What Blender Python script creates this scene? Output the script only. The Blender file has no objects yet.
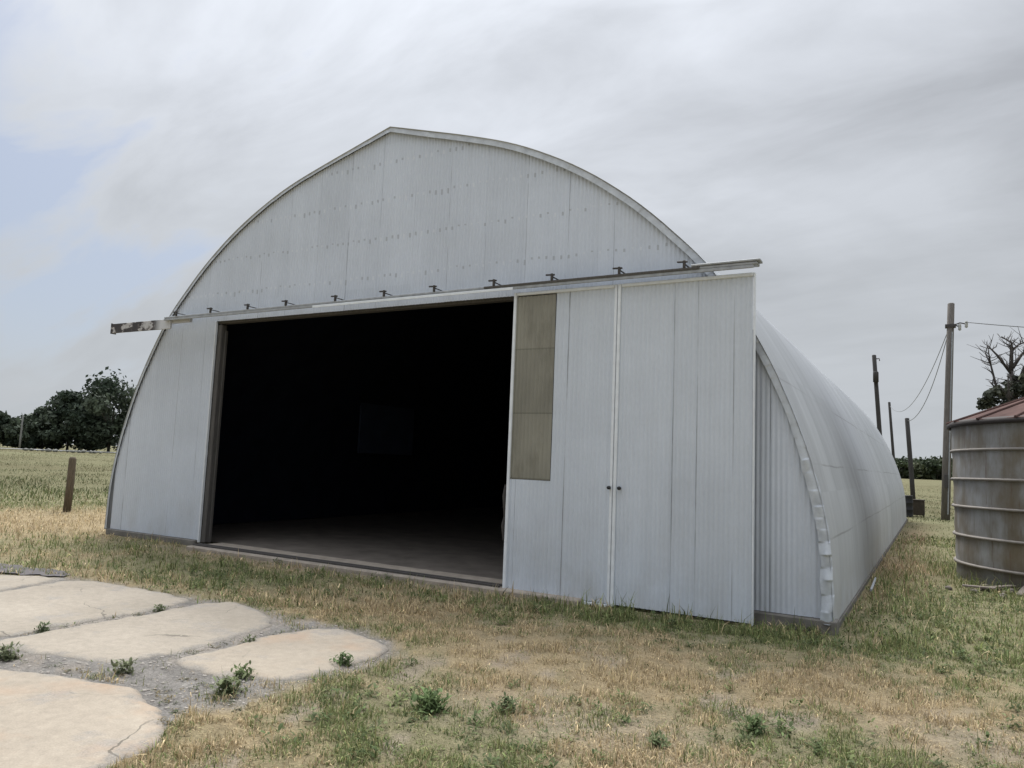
import bpy, bmesh, math, random
import numpy as np
from mathutils import Matrix, Vector
random.seed(7); RNG = np.random.default_rng(11)
S = bpy.context.scene; COL = S.collection
rad = math.radians

# ------------------------------------------------------------------ numpy noise
def _hash(i, j, k):
    n = (i * 374761393 + j * 668265263 + k * 974634521) & 0x7fffffff
    n = ((n ^ (n >> 13)) * 1274126177) & 0x7fffffff
    return ((n ^ (n >> 16)) & 0xffff) / 65535.0
def vnoise(x, y, seed=0):
    x = np.asarray(x, float); y = np.asarray(y, float)
    xi = np.floor(x).astype(np.int64); yi = np.floor(y).astype(np.int64)
    fx = x - xi; fy = y - yi
    fx = fx * fx * (3 - 2 * fx); fy = fy * fy * (3 - 2 * fy)
    a = _hash(xi, yi, seed); b = _hash(xi + 1, yi, seed); c = _hash(xi, yi + 1, seed); d = _hash(xi + 1, yi + 1, seed)
    return (a * (1 - fx) + b * fx) * (1 - fy) + (c * (1 - fx) + d * fx) * fy
def fbm(x, y, o=4, seed=0):
    s = 0; a = .5; t = 0
    for k in range(o):
        s = s + a * vnoise(x * 2 ** k, y * 2 ** k, seed + k * 17); t += a; a *= .55
    return s / t
def ss(x, a, b):
    t = np.clip((np.asarray(x, float) - a) / (b - a), 0, 1); return t * t * (3 - 2 * t)
def ga(x, y, cx, cy, rx, ry):
    return np.exp(-(((x - cx) / rx) ** 2 + ((y - cy) / ry) ** 2))

# ------------------------------------------------------------------ material helper
class NT:
    def __init__(s, name):
        s.m = bpy.data.materials.new(name); s.m.use_nodes = True
        s.t = s.m.node_tree; s.t.nodes.clear()
        s.out = s.n('ShaderNodeOutputMaterial'); s.b = s.n('ShaderNodeBsdfPrincipled')
        s.t.links.new(s.b.outputs[0], s.out.inputs['Surface'])
        s.pos = s.n('ShaderNodeNewGeometry').outputs['Position']
    def n(s, typ, **kw):
        x = s.t.nodes.new(typ)
        for k, v in kw.items(): setattr(x, k, v)
        return x
    def put(s, sock, v):
        if isinstance(v, bpy.types.NodeSocket): s.t.links.new(v, sock)
        elif v is not None:
            if sock.type == 'RGBA' and len(v) == 3: v = (*v, 1)
            sock.default_value = v
    def math(s, op, a, b=None, c=None, clamp=False):
        x = s.n('ShaderNodeMath', operation=op, use_clamp=clamp)
        s.put(x.inputs[0], a)
        if b is not None: s.put(x.inputs[1], b)
        if c is not None: s.put(x.inputs[2], c)
        return x.outputs[0]
    def mapv(s, scale=(1, 1, 1), loc=(0, 0, 0), vec=None):
        x = s.n('ShaderNodeMapping'); s.put(x.inputs['Vector'], vec or s.pos)
        x.inputs['Scale'].default_value = scale; x.inputs['Location'].default_value = loc
        return x.outputs[0]
    def noise(s, scale, detail=4, rough=.55, vec=None, dist=0):
        x = s.n('ShaderNodeTexNoise'); s.put(x.inputs['Vector'], vec or s.pos)
        x.inputs['Scale'].default_value = scale; x.inputs['Detail'].default_value = detail
        x.inputs['Roughness'].default_value = rough; x.inputs['Distortion'].default_value = dist
        return x.outputs['Fac']
    def white(s, v):
        x = s.n('ShaderNodeTexWhiteNoise', noise_dimensions='3D'); s.put(x.inputs['Vector'], v); return x.outputs['Value']
    def ramp(s, f, stops):
        x = s.n('ShaderNodeValToRGB'); s.put(x.inputs[0], f); e = x.color_ramp.elements
        while len(e) < len(stops): e.new(.5)
        for el, (p, c) in zip(e, stops):
            el.position = p; el.color = (*c, 1) if not isinstance(c, (int, float)) else (c, c, c, 1)
        return x.outputs[0]
    def mr(s, f, a, b, c=0, d=1):
        x = s.n('ShaderNodeMapRange', clamp=True); s.put(x.inputs[0], f)
        for i, v in enumerate((a, b, c, d)): x.inputs[i + 1].default_value = v
        return x.outputs[0]
    def mix(s, f, a, b, mode='MIX'):
        x = s.n('ShaderNodeMix', data_type='RGBA', blend_type=mode)
        s.put(x.inputs[0], f); s.put(x.inputs[6], a); s.put(x.inputs[7], b); return x.outputs[2]
    def xyz(s, v=None):
        x = s.n('ShaderNodeSeparateXYZ'); s.put(x.inputs[0], v or s.pos); return x.outputs
    def comb(s, x, y, z):
        c = s.n('ShaderNodeCombineXYZ')
        for i, v in enumerate((x, y, z)): s.put(c.inputs[i], v)
        return c.outputs[0]
    def bump(s, h, strength=.4, dist=.02):
        x = s.n('ShaderNodeBump'); x.inputs['Strength'].default_value = strength; x.inputs['Distance'].default_value = dist
        s.put(x.inputs['Height'], h); s.put(s.b.inputs['Normal'], x.outputs[0])
    def fin(s, col, rough=.6, metal=0., spec=.4):
        s.put(s.b.inputs['Base Color'], col); s.put(s.b.inputs['Roughness'], rough)
        s.put(s.b.inputs['Metallic'], metal); s.put(s.b.inputs['Specular IOR Level'], spec); return s.m

def simple(name, c, rough=.6, var=.25, scale=12, metal=0., spec=.4, stretch=(1, 1, 1), bump=0):
    t = NT(name); f = t.noise(scale, 5, .6, t.mapv(stretch))
    c = np.array(c); col = t.ramp(f, [(.25, tuple(c * (1 - var))), (.75, tuple(np.clip(c * (1 + var), 0, 1)))])
    if bump: t.bump(f, bump)
    return t.fin(col, rough, metal, spec)

# painted, weathered corrugated steel. along = axis number the sheets are counted on
def sheet_metal(name, base, sheet_w, off, nails, lines=()):
    t = NT(name); X, Y, Z = t.xyz()
    u = t.math('DIVIDE', t.math('SUBTRACT', X, off), sheet_w)
    idx = t.math('FLOOR', u); fr = t.math('FRACT', u)
    rnd = t.white(t.comb(idx, 3.7, t.math('FLOOR', t.math('DIVIDE', t.math('ADD', Z, .35), 2.25))))
    v = t.mr(rnd, 0, 1, .972, 1.022)
    st = t.noise(1, 4, .6, t.mapv((5, 5, .35))); v = t.math('MULTIPLY', v, t.mr(st, .3, .7, .965, 1.025))
    bl = t.noise(.9, 3, .5); v = t.math('MULTIPLY', v, t.mr(bl, .3, .7, .95, 1.05))
    fine = t.noise(40, 3, .6, t.mapv((1, 1, .5))); v = t.math('MULTIPLY', v, t.mr(fine, .3, .7, .97, 1.03))
    # dirty lap line where two sheets meet; broken up along its length
    lap = t.math('LESS_THAN', fr, .016); gaps = t.mr(t.noise(1, 3, .6, t.mapv((1.1, 1, .9), (3, 0, 5))), .42, .6)
    lapm = t.math('MULTIPLY', lap, t.math('MULTIPLY', gaps, .5))
    col = t.mix(1, base, t.comb(v, v, v), 'MULTIPLY')
    col = t.mix(lapm, col, (.06, .06, .065))
    for xl in lines:
        g2 = t.mr(t.noise(1, 3, .6, t.mapv((1, 1, 1.3), (xl, 0, 2))), .36, .6, .12, .62)
        col = t.mix(t.math('MULTIPLY', t.math('LESS_THAN', t.math('ABSOLUTE', t.math('SUBTRACT', X, xl)), .007), g2), col, (.07, .07, .075))
    # rising splash dirt and rubbed patches low on the sheets
    low = t.math('MULTIPLY', t.mr(Z, 0, 1.1, 1, 0), t.mr(t.noise(2.2, 5, .65, t.mapv((1, 1, .6))), .4, .65))
    col = t.mix(t.math('MULTIPLY', low, .3), col, (.33, .31, .26))
    if nails:
        un = t.math('DIVIDE', X, .11); zn = t.math('DIVIDE', t.math('ADD', Z, .408), .6)
        cell = t.comb(t.math('FLOOR', un), 1.3, t.math('FLOOR', zn))
        r1 = t.white(cell)
        dx = t.math('ABSOLUTE', t.math('SUBTRACT', t.math('FRACT', un), .5))
        dz = t.math('FRACT', t.math('ADD', zn, t.math('MULTIPLY', r1, .05)))
        ln = t.math('MULTIPLY', t.mr(r1, .1, 1, .05, .14), t.mr(t.noise(.8, 3), .38, .62, .55, 1.15))
        m = t.math('MULTIPLY', t.math('LESS_THAN', dx, .11), t.math('MULTIPLY', t.math('GREATER_THAN', dz, t.math('SUBTRACT', .93, ln)), t.math('LESS_THAN', dz, .93)))
        region = t.math('GREATER_THAN', Z, 4.2)
        r2 = t.white(t.comb(t.math('FLOOR', un), 9.1, t.math('FLOOR', zn)))
        tone = t.mix(t.math('GREATER_THAN', r2, .55), (.22, .23, .24), (.68, .71, .75))
        col = t.mix(t.math('MULTIPLY', t.math('MULTIPLY', m, region), .45), col, tone)
    t.bump(t.math('ADD', t.noise(1.6, 2), t.math('MULTIPLY', fine, .05)), .25, .05)
    return t.fin(col, t.mr(st, .3, .7, .42, .58), .0, .45)

def roof_metal():
    t = NT('roof_metal'); X, Y, Z = t.xyz()
    idx = t.math('FLOOR', t.math('DIVIDE', Y, .78)); fr = t.math('FRACT', t.math('DIVIDE', Y, .78))
    v = t.mr(t.white(t.comb(idx, t.math('FLOOR', t.math('DIVIDE', Z, 1.4)), 2.2)), 0, 1, .92, 1.05)
    st = t.noise(1, 5, .65, t.mapv((.5, 3.2, .5))); v = t.math('MULTIPLY', v, t.mr(st, .3, .7, .9, 1.07))
    col = t.mix(1, (.43, .445, .46), t.comb(v, v, v), 'MULTIPLY')
    # long soot-dark stain down the flank, and rusty lap lines running the length of the roof
    wob = t.math('ADD', Y, t.math('MULTIPLY', t.math('SUBTRACT', t.noise(.7, 4), .5), 1.6))
    s1 = t.math('MULTIPLY', t.mr(t.math('ABSOLUTE', t.math('SUBTRACT', wob, 13.1)), .2, 2.1, 1, 0), t.mr(Z, 1.5, 3.3, 1, 0))
    s2 = t.math('MULTIPLY', t.mr(t.math('ABSOLUTE', t.math('SUBTRACT', wob, 10.3)), .0, .5, .45, 0), t.mr(Z, 2.2, 4.6, 0, 1))
    sp = t.mr(t.noise(1, 5, .6, t.mapv((.8, 4, .5))), .3, .65, .55, 1)
    col = t.mix(t.math('MULTIPLY', t.math('MULTIPLY', t.math('MAXIMUM', s1, s2), sp), .6), col, (.17, .17, .168))
    for zc in (.9, 1.7, 2.65, 3.9):
        w = t.math('ADD', Z, t.math('MULTIPLY', t.math('SUBTRACT', t.noise(.6, 2), .5), .05))
        m = t.math('LESS_THAN', t.math('ABSOLUTE', t.math('SUBTRACT', w, zc)), .011)
        col = t.mix(t.math('MULTIPLY', m, t.mr(t.noise(.5, 3, .6, t.mapv((1, 1, 1), (zc, 3, 1))), .4, .6, .05, .45)), col, (.14, .13, .125))
    col = t.mix(t.math('MULTIPLY', t.math('LESS_THAN', fr, .02), .25), col, (.15, .15, .15))
    low = t.math('MULTIPLY', t.mr(Z, 0, .7, 1, 0), t.mr(t.noise(3, 4), .4, .6))
    col = t.mix(t.math('MULTIPLY', low, .35), col, (.28, .25, .2))
    t.bump(t.noise(1.2, 3), .15, .05)
    return t.fin(col, .5, 0., .4)

WALL = sheet_metal('wall_metal', (.55, .595, .665), .64, -13.74, True)
DOORM = sheet_metal('door_metal', (.56, .605, .665), .68, -3.97, False, (-3.97, -2.61, -2.33))
ROOFM = roof_metal()
TRIM = simple('white_trim_metal', (.70, .735, .77), .45, .10, 9, .0, .5)
FLASH = simple('flashing_metal', (.49, .525, .57), .4, .22, 7, .0, .5, bump=.3)
SHADE_LINING = simple('interior_shade_black', (.012, .015, .026), .9, .3, 2, spec=.1)  # near-black: the shade of the unlit interior is put into this colour
WOODD = simple('weathered_timber', (.085, .08, .075), .85, .35, 6, stretch=(6, 6, .6), bump=.4)
STEELD = simple('dark_rusty_steel', (.05, .045, .042), .7, .4, 30)
RAILM = simple('galvanised_rail', (.30, .315, .33), .5, .25, 14)
FOUND = simple('foundation_concrete', (.15, .14, .125), .9, .3, 8, bump=.4)
BLACK = simple('black_iron', (.012, .012, .013), .6, .3, 20)
PALEB = simple('pale_blue_board', (.03, .042, .075), .8, .2, 2)

def fibreglass():
    t = NT('olive_fibreglass'); X, Y, Z = t.xyz()
    v = t.white(t.comb(5., 1., t.math('FLOOR', t.math('DIVIDE', t.math('SUBTRACT', Z, 1.38), .83))))
    f = t.noise(2.5, 5, .6, t.mapv((1.5, 1, .6)))
    c = t.ramp(f, [(.3, (.20, .193, .158)), (.7, (.265, .256, .21))])
    k = t.mr(v, 0, 1, .9, 1.07); c = t.mix(1, c, t.comb(k, k, k), 'MULTIPLY')
    lp = t.math('LESS_THAN', t.math('FRACT', t.math('DIVIDE', t.math('SUBTRACT', Z, 1.38), .83)), .022); c = t.mix(t.math('MULTIPLY', lp, .5), c, (.09, .085, .06))
    gm = t.mr(t.noise(5, 5, .7, t.mapv((1, 1, .35), (2, 0, 1))), .52, .7); c = t.mix(t.math('MULTIPLY', gm, .4), c, (.12, .11, .08))
    return t.fin(c, .45, 0, .4)
FIBRE = fibreglass()

def peeled():
    t = NT('peeling_board'); n = t.noise(3.4, 5, .65, t.mapv((1.4, 1, 2.2), (1.9, 0, .3)))
    c = t.ramp(n, [(.44, (.045, .042, .045)), (.52, (.07, .06, .06)), (.56, (.4, .39, .39)), (.7, (.5, .5, .5))])
    X, Y, Z = t.xyz()
    c = t.mix(t.mr(X, -12.25, -12.05), c, (.52, .53, .55))
    return t.fin(c, .7)
PEEL = peeled()

def concrete(name, a, b, rust):
    t = NT(name); n1 = t.noise(1.1, 6, .6); n2 = t.noise(14, 6, .65); n3 = t.noise(90, 3, .7)
    c = t.ramp(n1, [(.3, a), (.7, b)])
    k = t.mr(n2, .25, .75, .84, 1.1); c = t.mix(1, c, t.comb(k, k, k), 'MULTIPLY')
    k = t.mr(n3, .3, .7, .86, 1.1); c = t.mix(1, c, t.comb(k, k, k), 'MULTIPLY')
    # grey bare aggregate where the surface skin has worn off
    wear = t.mr(t.noise(1.7, 6, .7, t.mapv((1, 1, 1), (4, 2, 0))), .56, .64)
    c = t.mix(t.math('MULTIPLY', wear, .45), c, t.ramp(n3, [(.35, (.16, .15, .14)), (.65, (.3, .285, .27))]))
    if rust:
        r = t.mr(t.noise(1.3, 4, .6, t.mapv((1, 1, 1), (8, 1, 0))), .5, .68); c = t.mix(t.math('MULTIPLY', r, .4), c, (.36, .22, .13))
    ed = t.n('ShaderNodeAttribute', attribute_name='edge').outputs['Fac']
    em = t.mr(t.math('ADD', ed, t.math('MULTIPLY', t.math('SUBTRACT', t.noise(6, 6, .7), .5), 2.6)), .5, .95)
    c = t.mix(t.math('MULTIPLY', em, .8), c, t.ramp(n3, [(.3, (.15, .135, .115)), (.7, (.29, .27, .24))]))
    cr = t.n('ShaderNodeTexVoronoi', feature='DISTANCE_TO_EDGE'); cr.inputs['Scale'].default_value = .62
    wv = t.n('ShaderNodeVectorMath', operation='ADD'); nz = t.n('ShaderNodeTexNoise'); nz.inputs['Scale'].default_value = 2.2; nz.inputs['Detail'].default_value = 6; t.put(nz.inputs['Vector'], t.pos)
    sc = t.n('ShaderNodeVectorMath', operation='SCALE'); t.put(sc.inputs[0], nz.outputs['Color']); sc.inputs['Scale'].default_value = .45
    t.put(wv.inputs[0], t.pos); t.put(wv.inputs[1], sc.outputs[0]); t.put(cr.inputs['Vector'], wv.outputs[0])
    ck = t.math('MULTIPLY', t.math('LESS_THAN', cr.outputs['Distance'], .0045), t.mr(t.noise(1.2, 3), .45, .6, 0, .75))
    c = t.mix(ck, c, (.09, .08, .065))
    t.bump(t.math('ADD', t.math('MULTIPLY', n2, .6), t.math('MULTIPLY', n3, .5)), .5, .012)
    return t.fin(c, .9, 0, .25)
SLAB = concrete('slab_concrete', (.275, .24, .193), (.345, .302, .245), False)
SLABR = concrete('slab_concrete_rust_stained', (.295, .252, .198), (.365, .315, .25), True)
DARKP = simple('old_asphalt', (.10, .09, .09), .9, .35, 9, bump=.5)
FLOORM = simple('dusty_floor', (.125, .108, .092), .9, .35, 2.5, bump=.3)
SILLM = simple('dirty_concrete_sill', (.30, .26, .215), .92, .3, 5, bump=.5)

def attr_mat(name, rough=.85, spec=.15, transl=0., noise=0):
    t = NT(name); a = t.n('ShaderNodeAttribute', attribute_name='Col').outputs['Color']
    if noise:
        k = t.mr(t.noise(55, 5, .7), .25, .75, .55, 1.4); a = t.mix(1, a, t.comb(k, k, k), 'MULTIPLY')
        k = t.mr(t.noise(7, 5, .65), .25, .75, .75, 1.22); a = t.mix(1, a, t.comb(k, k, k), 'MULTIPLY')
        t.bump(t.noise(45, 6, .7), .9, .04)
    t.fin(a, rough, 0, spec)
    if transl:
        tr = t.n('ShaderNodeBsdfTranslucent'); t.put(tr.inputs[0], a)
        mx = t.n('ShaderNodeMixShader'); mx.inputs[0].default_value = transl
        t.t.links.new(t.b.outputs[0], mx.inputs[1]); t.t.links.new(tr.outputs[0], mx.inputs[2]); t.t.links.new(mx.outputs[0], t.out.inputs['Surface'])
    return t.m
GROUNDM = attr_mat('dry_ground', .95, .1, 0, 1)
BLADEM = attr_mat('grass_blades', .75, .15, .25)
LEAFM = attr_mat('tree_leaves', .7, .2, .2)
BARK = simple('tree_bark', (.10, .085, .07), .9, .35, 9, stretch=(3, 3, .6), bump=.5)
DEADW = simple('dead_grey_branches', (.06, .052, .047), .9, .3, 9)
POLEW = simple('pole_timber', (.125, .112, .10), .85, .3, 7, stretch=(5, 5, .5), bump=.5)
POLED = simple('dark_pole_timber', (.045, .042, .04), .85, .3, 7, stretch=(5, 5, .5))
POLEP = simple('pale_pole', (.4, .4, .37), .8, .15, 7)
POLEF = simple('faded_pole', (.2, .2, .19), .85, .2, 7)
WIREM = simple('wire_grey', (.16, .165, .17), .6, .1, 3)
POSTW = simple('fence_post_wood', (.10, .078, .052), .9, .4, 9, stretch=(5, 5, .8), bump=.6)
STONEM = simple('pale_stone', (.2, .2, .18), .9, .4, 4)
RUBBLE = simple('rubble_stone', (.15, .13, .11), .92, .4, 9, bump=.5)
BOARDP = simple('pale_old_board', (.19, .16, .14), .9, .25, 8, stretch=(1, 6, 6))
ROADM = simple('grey_road', (.27, .27, .275), .9, .1, 2)
BOXM = simple('brown_rusty_box', (.045, .035, .024), .85, .4, 10)

def tank_metal():
    t = NT('weathered_tank_steel'); X, Y, Z = t.xyz()
    band = t.math('FLOOR', t.math('DIVIDE', t.math('ADD', Z, .2), .465))
    n = t.noise(1.0, 5, .6, t.mapv((2.2, 2.2, 1.0), (0, 0, 7))); s = t.noise(1, 5, .65, t.mapv((7, 7, .5)))
    k = t.mr(t.white(t.comb(band, 1.7, 8.)), 0, 1, .82, 1.1)
    c = t.ramp(n, [(.34, (.175, .145, .105)), (.46, (.22, .2, .172)), (.55, (.28, .275, .265)), (.66, (.34, .345, .35))])
    c = t.mix(t.math('MULTIPLY', t.mr(s, .5, .72), .55), c, (.13, .105, .06))
    rs = t.mr(t.noise(1, 5, .7, t.mapv((16, 16, .7), (0, 2, 3))), .58, .68); c = t.mix(t.math('MULTIPLY', rs, .6), c, (.12, .062, .032))
    c = t.mix(1, c, t.comb(k, k, k), 'MULTIPLY')
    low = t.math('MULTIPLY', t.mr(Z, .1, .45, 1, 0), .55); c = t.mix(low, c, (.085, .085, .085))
    t.bump(t.noise(2, 3), .3, .04)
    return t.fin(c, .55, .25, .4)
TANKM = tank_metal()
RINGM = simple('tank_ring_steel', (.20, .18, .16), .6, .25, 8, .1)
TROOF = simple('rust_red_roof', (.088, .054, .047), .9, .35, 3, spec=.1)
DRIP = simple('dark_eave', (.03, .024, .022), .7, .3, 8)

# ------------------------------------------------------------------ object helpers
def mobj(name, v, f, mat, parent=None, smooth=False, col=None, loc=None):
    me = bpy.data.meshes.new(name)
    if isinstance(f, np.ndarray):
        v = np.asarray(v, np.float32); nf, k = f.shape
        me.vertices.add(len(v)); me.vertices.foreach_set('co', v.ravel())
        me.loops.add(nf * k); me.loops.foreach_set('vertex_index', f.astype(np.int32).ravel())
        me.polygons.add(nf); me.polygons.foreach_set('loop_start', np.arange(nf, dtype=np.int32) * k)
        try: me.polygons.foreach_set('loop_total', np.full(nf, k, np.int32))
        except Exception: pass
        me.update(calc_edges=True); me.validate()
    else:
        me.from_pydata([tuple(p) for p in v], [], f); me.update()
    if smooth: me.polygons.foreach_set('use_smooth', np.ones(len(me.polygons), bool))
    if col is not None:
        a = me.attributes.new('Col', 'FLOAT_COLOR', 'POINT')
        a.data.foreach_set('color', np.concatenate([col, np.ones((len(col), 1))], 1).astype(np.float32).ravel())
    me.materials.append(mat)
    o = bpy.data.objects.new(name, me); COL.objects.link(o)
    if parent: o.parent = parent
    if loc is not None: o.location = loc
    return o
class MB:
    """collects boxes, tubes and lathes in local coordinates, built as one mesh"""
    def __init__(s): s.v = []; s.f = []
    def add(s, v, f):
        b = len(s.v); s.v += [tuple(map(float, p)) for p in v]; s.f += [tuple(i + b for i in q) for q in f]; return s
    def box(s, x0, x1, y0, y1, z0, z1, m=None, bev=0.006):
        bm = bmesh.new(); bmesh.ops.create_cube(bm, size=1)
        for w in bm.verts: w.co = ((x0 + x1) / 2 + w.co.x * (x1 - x0), (y0 + y1) / 2 + w.co.y * (y1 - y0), (z0 + z1) / 2 + w.co.z * (z1 - z0))
        bev = min(bev, .3 * min(x1 - x0, y1 - y0, z1 - z0))
        if bev > 0: bmesh.ops.bevel(bm, geom=bm.edges[:] , offset=bev, segments=1, affect='EDGES')
        if m: bmesh.ops.transform(bm, matrix=m, verts=bm.verts)
        bm.verts.index_update()
        s.add([w.co[:] for w in bm.verts], [[w.index for w in q.verts] for q in bm.faces]); bm.free(); return s
    def tube(s, pts, radii, n=10, cap=True):
        pts = [Vector(p) for p in pts]
        if not hasattr(radii, '__len__'): radii = [radii] * len(pts)
        b = len(s.v); up = Vector((.31, .17, .93))
        for i, p in enumerate(pts):
            d = (pts[min(i + 1, len(pts) - 1)] - pts[max(i - 1, 0)]).normalized()
            a = d.cross(up if abs(d.dot(up)) < .95 else Vector((1, 0, 0))).normalized(); c = d.cross(a)
            for k in range(n):
                t = 2 * math.pi * k / n; s.v.append(tuple(p + radii[i] * (math.cos(t) * a + math.sin(t) * c)))
        for i in range(len(pts) - 1):
            for k in range(n):
                k2 = (k + 1) % n; s.f.append((b + i * n + k, b + i * n + k2, b + (i + 1) * n + k2, b + (i + 1) * n + k))
        if cap:
            s.f.append(tuple(b + k for k in range(n))[::-1]); s.f.append(tuple(b + (len(pts) - 1) * n + k for k in range(n)))
        return s
    def lathe(s, prof, n=32, c=(0, 0, 0)):
        b = len(s.v)
        for r, z in prof:
            for k in range(n):
                t = 2 * math.pi * k / n; s.v.append((c[0] + r * math.cos(t), c[1] + r * math.sin(t), c[2] + z))
        for i in range(len(prof) - 1):
            for k in range(n):
                k2 = (k + 1) % n; s.f.append((b + i * n + k, b + i * n + k2, b + (i + 1) * n + k2, b + (i + 1) * n + k))
        return s
    def build(s, name, mat, parent=None, smooth=False, loc=None): return mobj(name, s.v, s.f, mat, parent, smooth, None, loc)
def tag(o, label=None, cat=None, group=None, kind=None):
    for k, v in (('label', label), ('category', cat), ('group', group), ('kind', kind)):
        if v: o[k] = v
    return o
def empty(name, loc, label=None, cat=None, group=None, rot=None):
    o = bpy.data.objects.new(name, None); COL.objects.link(o); o.location = loc; o.empty_display_size = .3
    if rot: o.rotation_euler = rot
    return tag(o, label, cat, group)

# ------------------------------------------------------------------ ground
def gz(x, y):
    x = np.asarray(x, float); y = np.asarray(y, float)
    r = np.hypot(x, y)
    z = -.035 + .55 * ss(-x, 30, 110) + 1.3 * ss(y, 75, 190) * ss(x, -60, -20)
    inb = ss(np.minimum(np.minimum(x + 14.2, .2 - x), np.minimum(y - 7.9, 33 - y)), -.5, .3)   # level under the hangar
    pad = ss(x, -3.3, -3.7) * ss(y, 6.3, 5.7) * ss(r, 14, 10)
    bumps = .05 * (fbm(x * .45, y * .45, 3, 5) - .5) + .035 * (fbm(x * 2.1, y * 2.1, 3, 9) - .5)
    return z + bumps * (1 - inb) * (1 - .93 * pad) - .02 * inb + .026 * pad

G = [(-10.9, 3.2), (-10.6, 4.4), (-9.2, 5.40), (-7.0, 5.48), (-6.4, 5.62), (-5.54, 5.5), (-5.24, 5.5), (-4.74, 5.5), (-4.2, 5.36), (-3.86, 5.1), (-3.78, 4.74), (-3.82, 4.26), (-3.88, 3.95), (-3.82, 3.65), (-3.84, 3.34), (-3.98, 3.2), (-3.75, 2.6), (-4.74, 2.8), (-5.79, 2.7), (-8, 2.6)]
def inside(px, py, poly):
    c = np.zeros(px.shape, bool); n = len(poly)
    for i in range(n):
        x1, y1 = poly[i]; x2, y2 = poly[(i + 1) % n]
        if y1 == y2: continue
        k = ((y1 > py) != (y2 > py)) & (px < (x2 - x1) * (py - y1) / (y2 - y1) + x1); c ^= k
    return c
def worn(x, y):
    """soft ragged share of worn grey concrete around the slabs"""
    o = 0
    for k in range(4):
        o = o + inside(x + .34 * (fbm(x * 2.6, y * 2.6, 3, 201 + k) - .5) + (.05, -.05, 0, 0)[k], y + .34 * (fbm(x * 2.6, y * 2.6, 3, 231 + k) - .5) + (0, 0, .05, -.05)[k], G) * .25
    return o
STRAW = np.array([.48, .375, .225]); STRAW2 = np.array([.35, .28, .17]); GREEN = np.array([.19, .215, .085])
GREEN2 = np.array([.11, .14, .055]); SOIL = np.array([.33, .275, .215]); DRYRED = np.array([.26, .18, .115])
def masks(x, y):
    """share of green grass, of bare soil, of rusty dry weeds at a ground point"""
    r = np.hypot(x, y)
    n = fbm(x * .75 + 3, y * .75, 4, 21); n2 = fbm(x * 2.6, y * 2.6, 3, 33)
    n3 = vnoise(x * 7.5, y * 7.5, 51)
    g = .43 + 1.3 * (n - .5) + .7 * (n2 - .5) + .75 * (n3 - .5) * ss(r, 26, 14)
    g = g + .75 * ga(x, y, -3.0, 7.75, 1.6, .45) + .45 * ga(x, y, -1.6, 7.9, 1.0, .4) + .5 * ga(x, y, -.4, 9.2, 1.5, 1.2)
    g = g + .42 * ga(x, y, .3, 20, .9, 7) + .66 * ss(x, -.9, .5) * ss(y, 6.0, 8.5) + .62 * ga(x, y, -9.2, 6.9, 3.2, .9) + .25 * ga(x, y, -12, 7.6, 2.5, .7)
    g = g + .55 * ga(x, y, -2.9, 3.7, .9, .45) + .35 * ga(x, y, -1.2, 4.7, .5, .3) + .35 * ga(x, y, -.5, 5.1, .6, .25)
    g = g + .6 * ga(x, y, -2.35, 3.85, .7, .4) + .5 * ga(x, y, -.7, 5.0, .7, .3) + .4 * ga(x, y, -3.4, 4.6, .5, .5) - .4 * ga(x, y, -2.6, 5.7, 2.2, 1.0) - .4 * ga(x, y, -.3, 6.3, 1.2, .8) - .35 * ga(x, y, -4.6, 6.4, 1.6, .5)
    # left field: a straw strip, then taller green, then streaks of both
    L = ss(-x, 11, 14)
    st = fbm(x * .05 + y * .02, (y * .5 - x * .5) * .16, 3, 41)
    u = r + 2.2 * (fbm(x * .3, y * .3, 2, 77) - .5)
    field = .85 * ss(u, 20.5, 23) * ss(u, 36, 29) + ss(u, 30, 37) * (.5 + 1.3 * (st - .45)) - .2 * ss(u, 15.5, 17) * ss(u, 20.8, 19.5)
    g = np.where(L > 0, g * (1 - L * ss(u, 14.5, 16.5)) + field * L * ss(u, 14.5, 16.5), g)
    B = ss(y, 32, 40) * ss(x, -6, -3)
    g = g * (1 - B) + B * (.42 + 1.1 * (fbm(x * .1, y * .2, 3, 55) - .5)) + .0
    so = ss(n2 + .6 * (fbm(x * .9, y * .9, 3, 61) - .5), .60, .78) * .8 * ss(r, 9, 5)
    so = so + .55 * ga(x, y, -2.0, 4.5, 1.0, .45) + .6 * ga(x, y, .35, 5.6, .7, .4) + .8 * ga(x, y, -7.5, 8.1, 3.6, .22)
    red = .35 * ga(x, y, -.5, 15.5, .45, 3.0) + .5 * ga(x, y, -.5, 24, .4, 5)
    return np.clip(g, 0, 1), np.clip(so, 0, 1), np.clip(red, 0, 1)
def gcol(x, y):
    g, so, red = masks(x, y)
    t = fbm(x * 4, y * 4, 3, 91)[:, None]
    c = STRAW * .8 * (1 - t) + STRAW2 * .8 * t
    far = ss(np.hypot(x, y), 18, 34)[:, None]; c = c * (1 - .74 * far) + np.array([.07, .08, .034]) * .5 * far
    c = c * (1 - .75 * g[:, None]) + (GREEN * .5 + SOIL * .3) * .75 * g[:, None]
    c = c * (1 - so[:, None]) + SOIL * so[:, None]
    c = c * (1 - red[:, None]) + DRYRED * red[:, None]
    w = worn(x, y)[:, None]; c = c * (1 - w) + (np.array([.295, .275, .25]) * (1 - .35 * t) + np.array([.06, .045, .03]) * (fbm(x * 3, y * 3, 3, 404)[:, None] > .55)) * w
    return c
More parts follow.
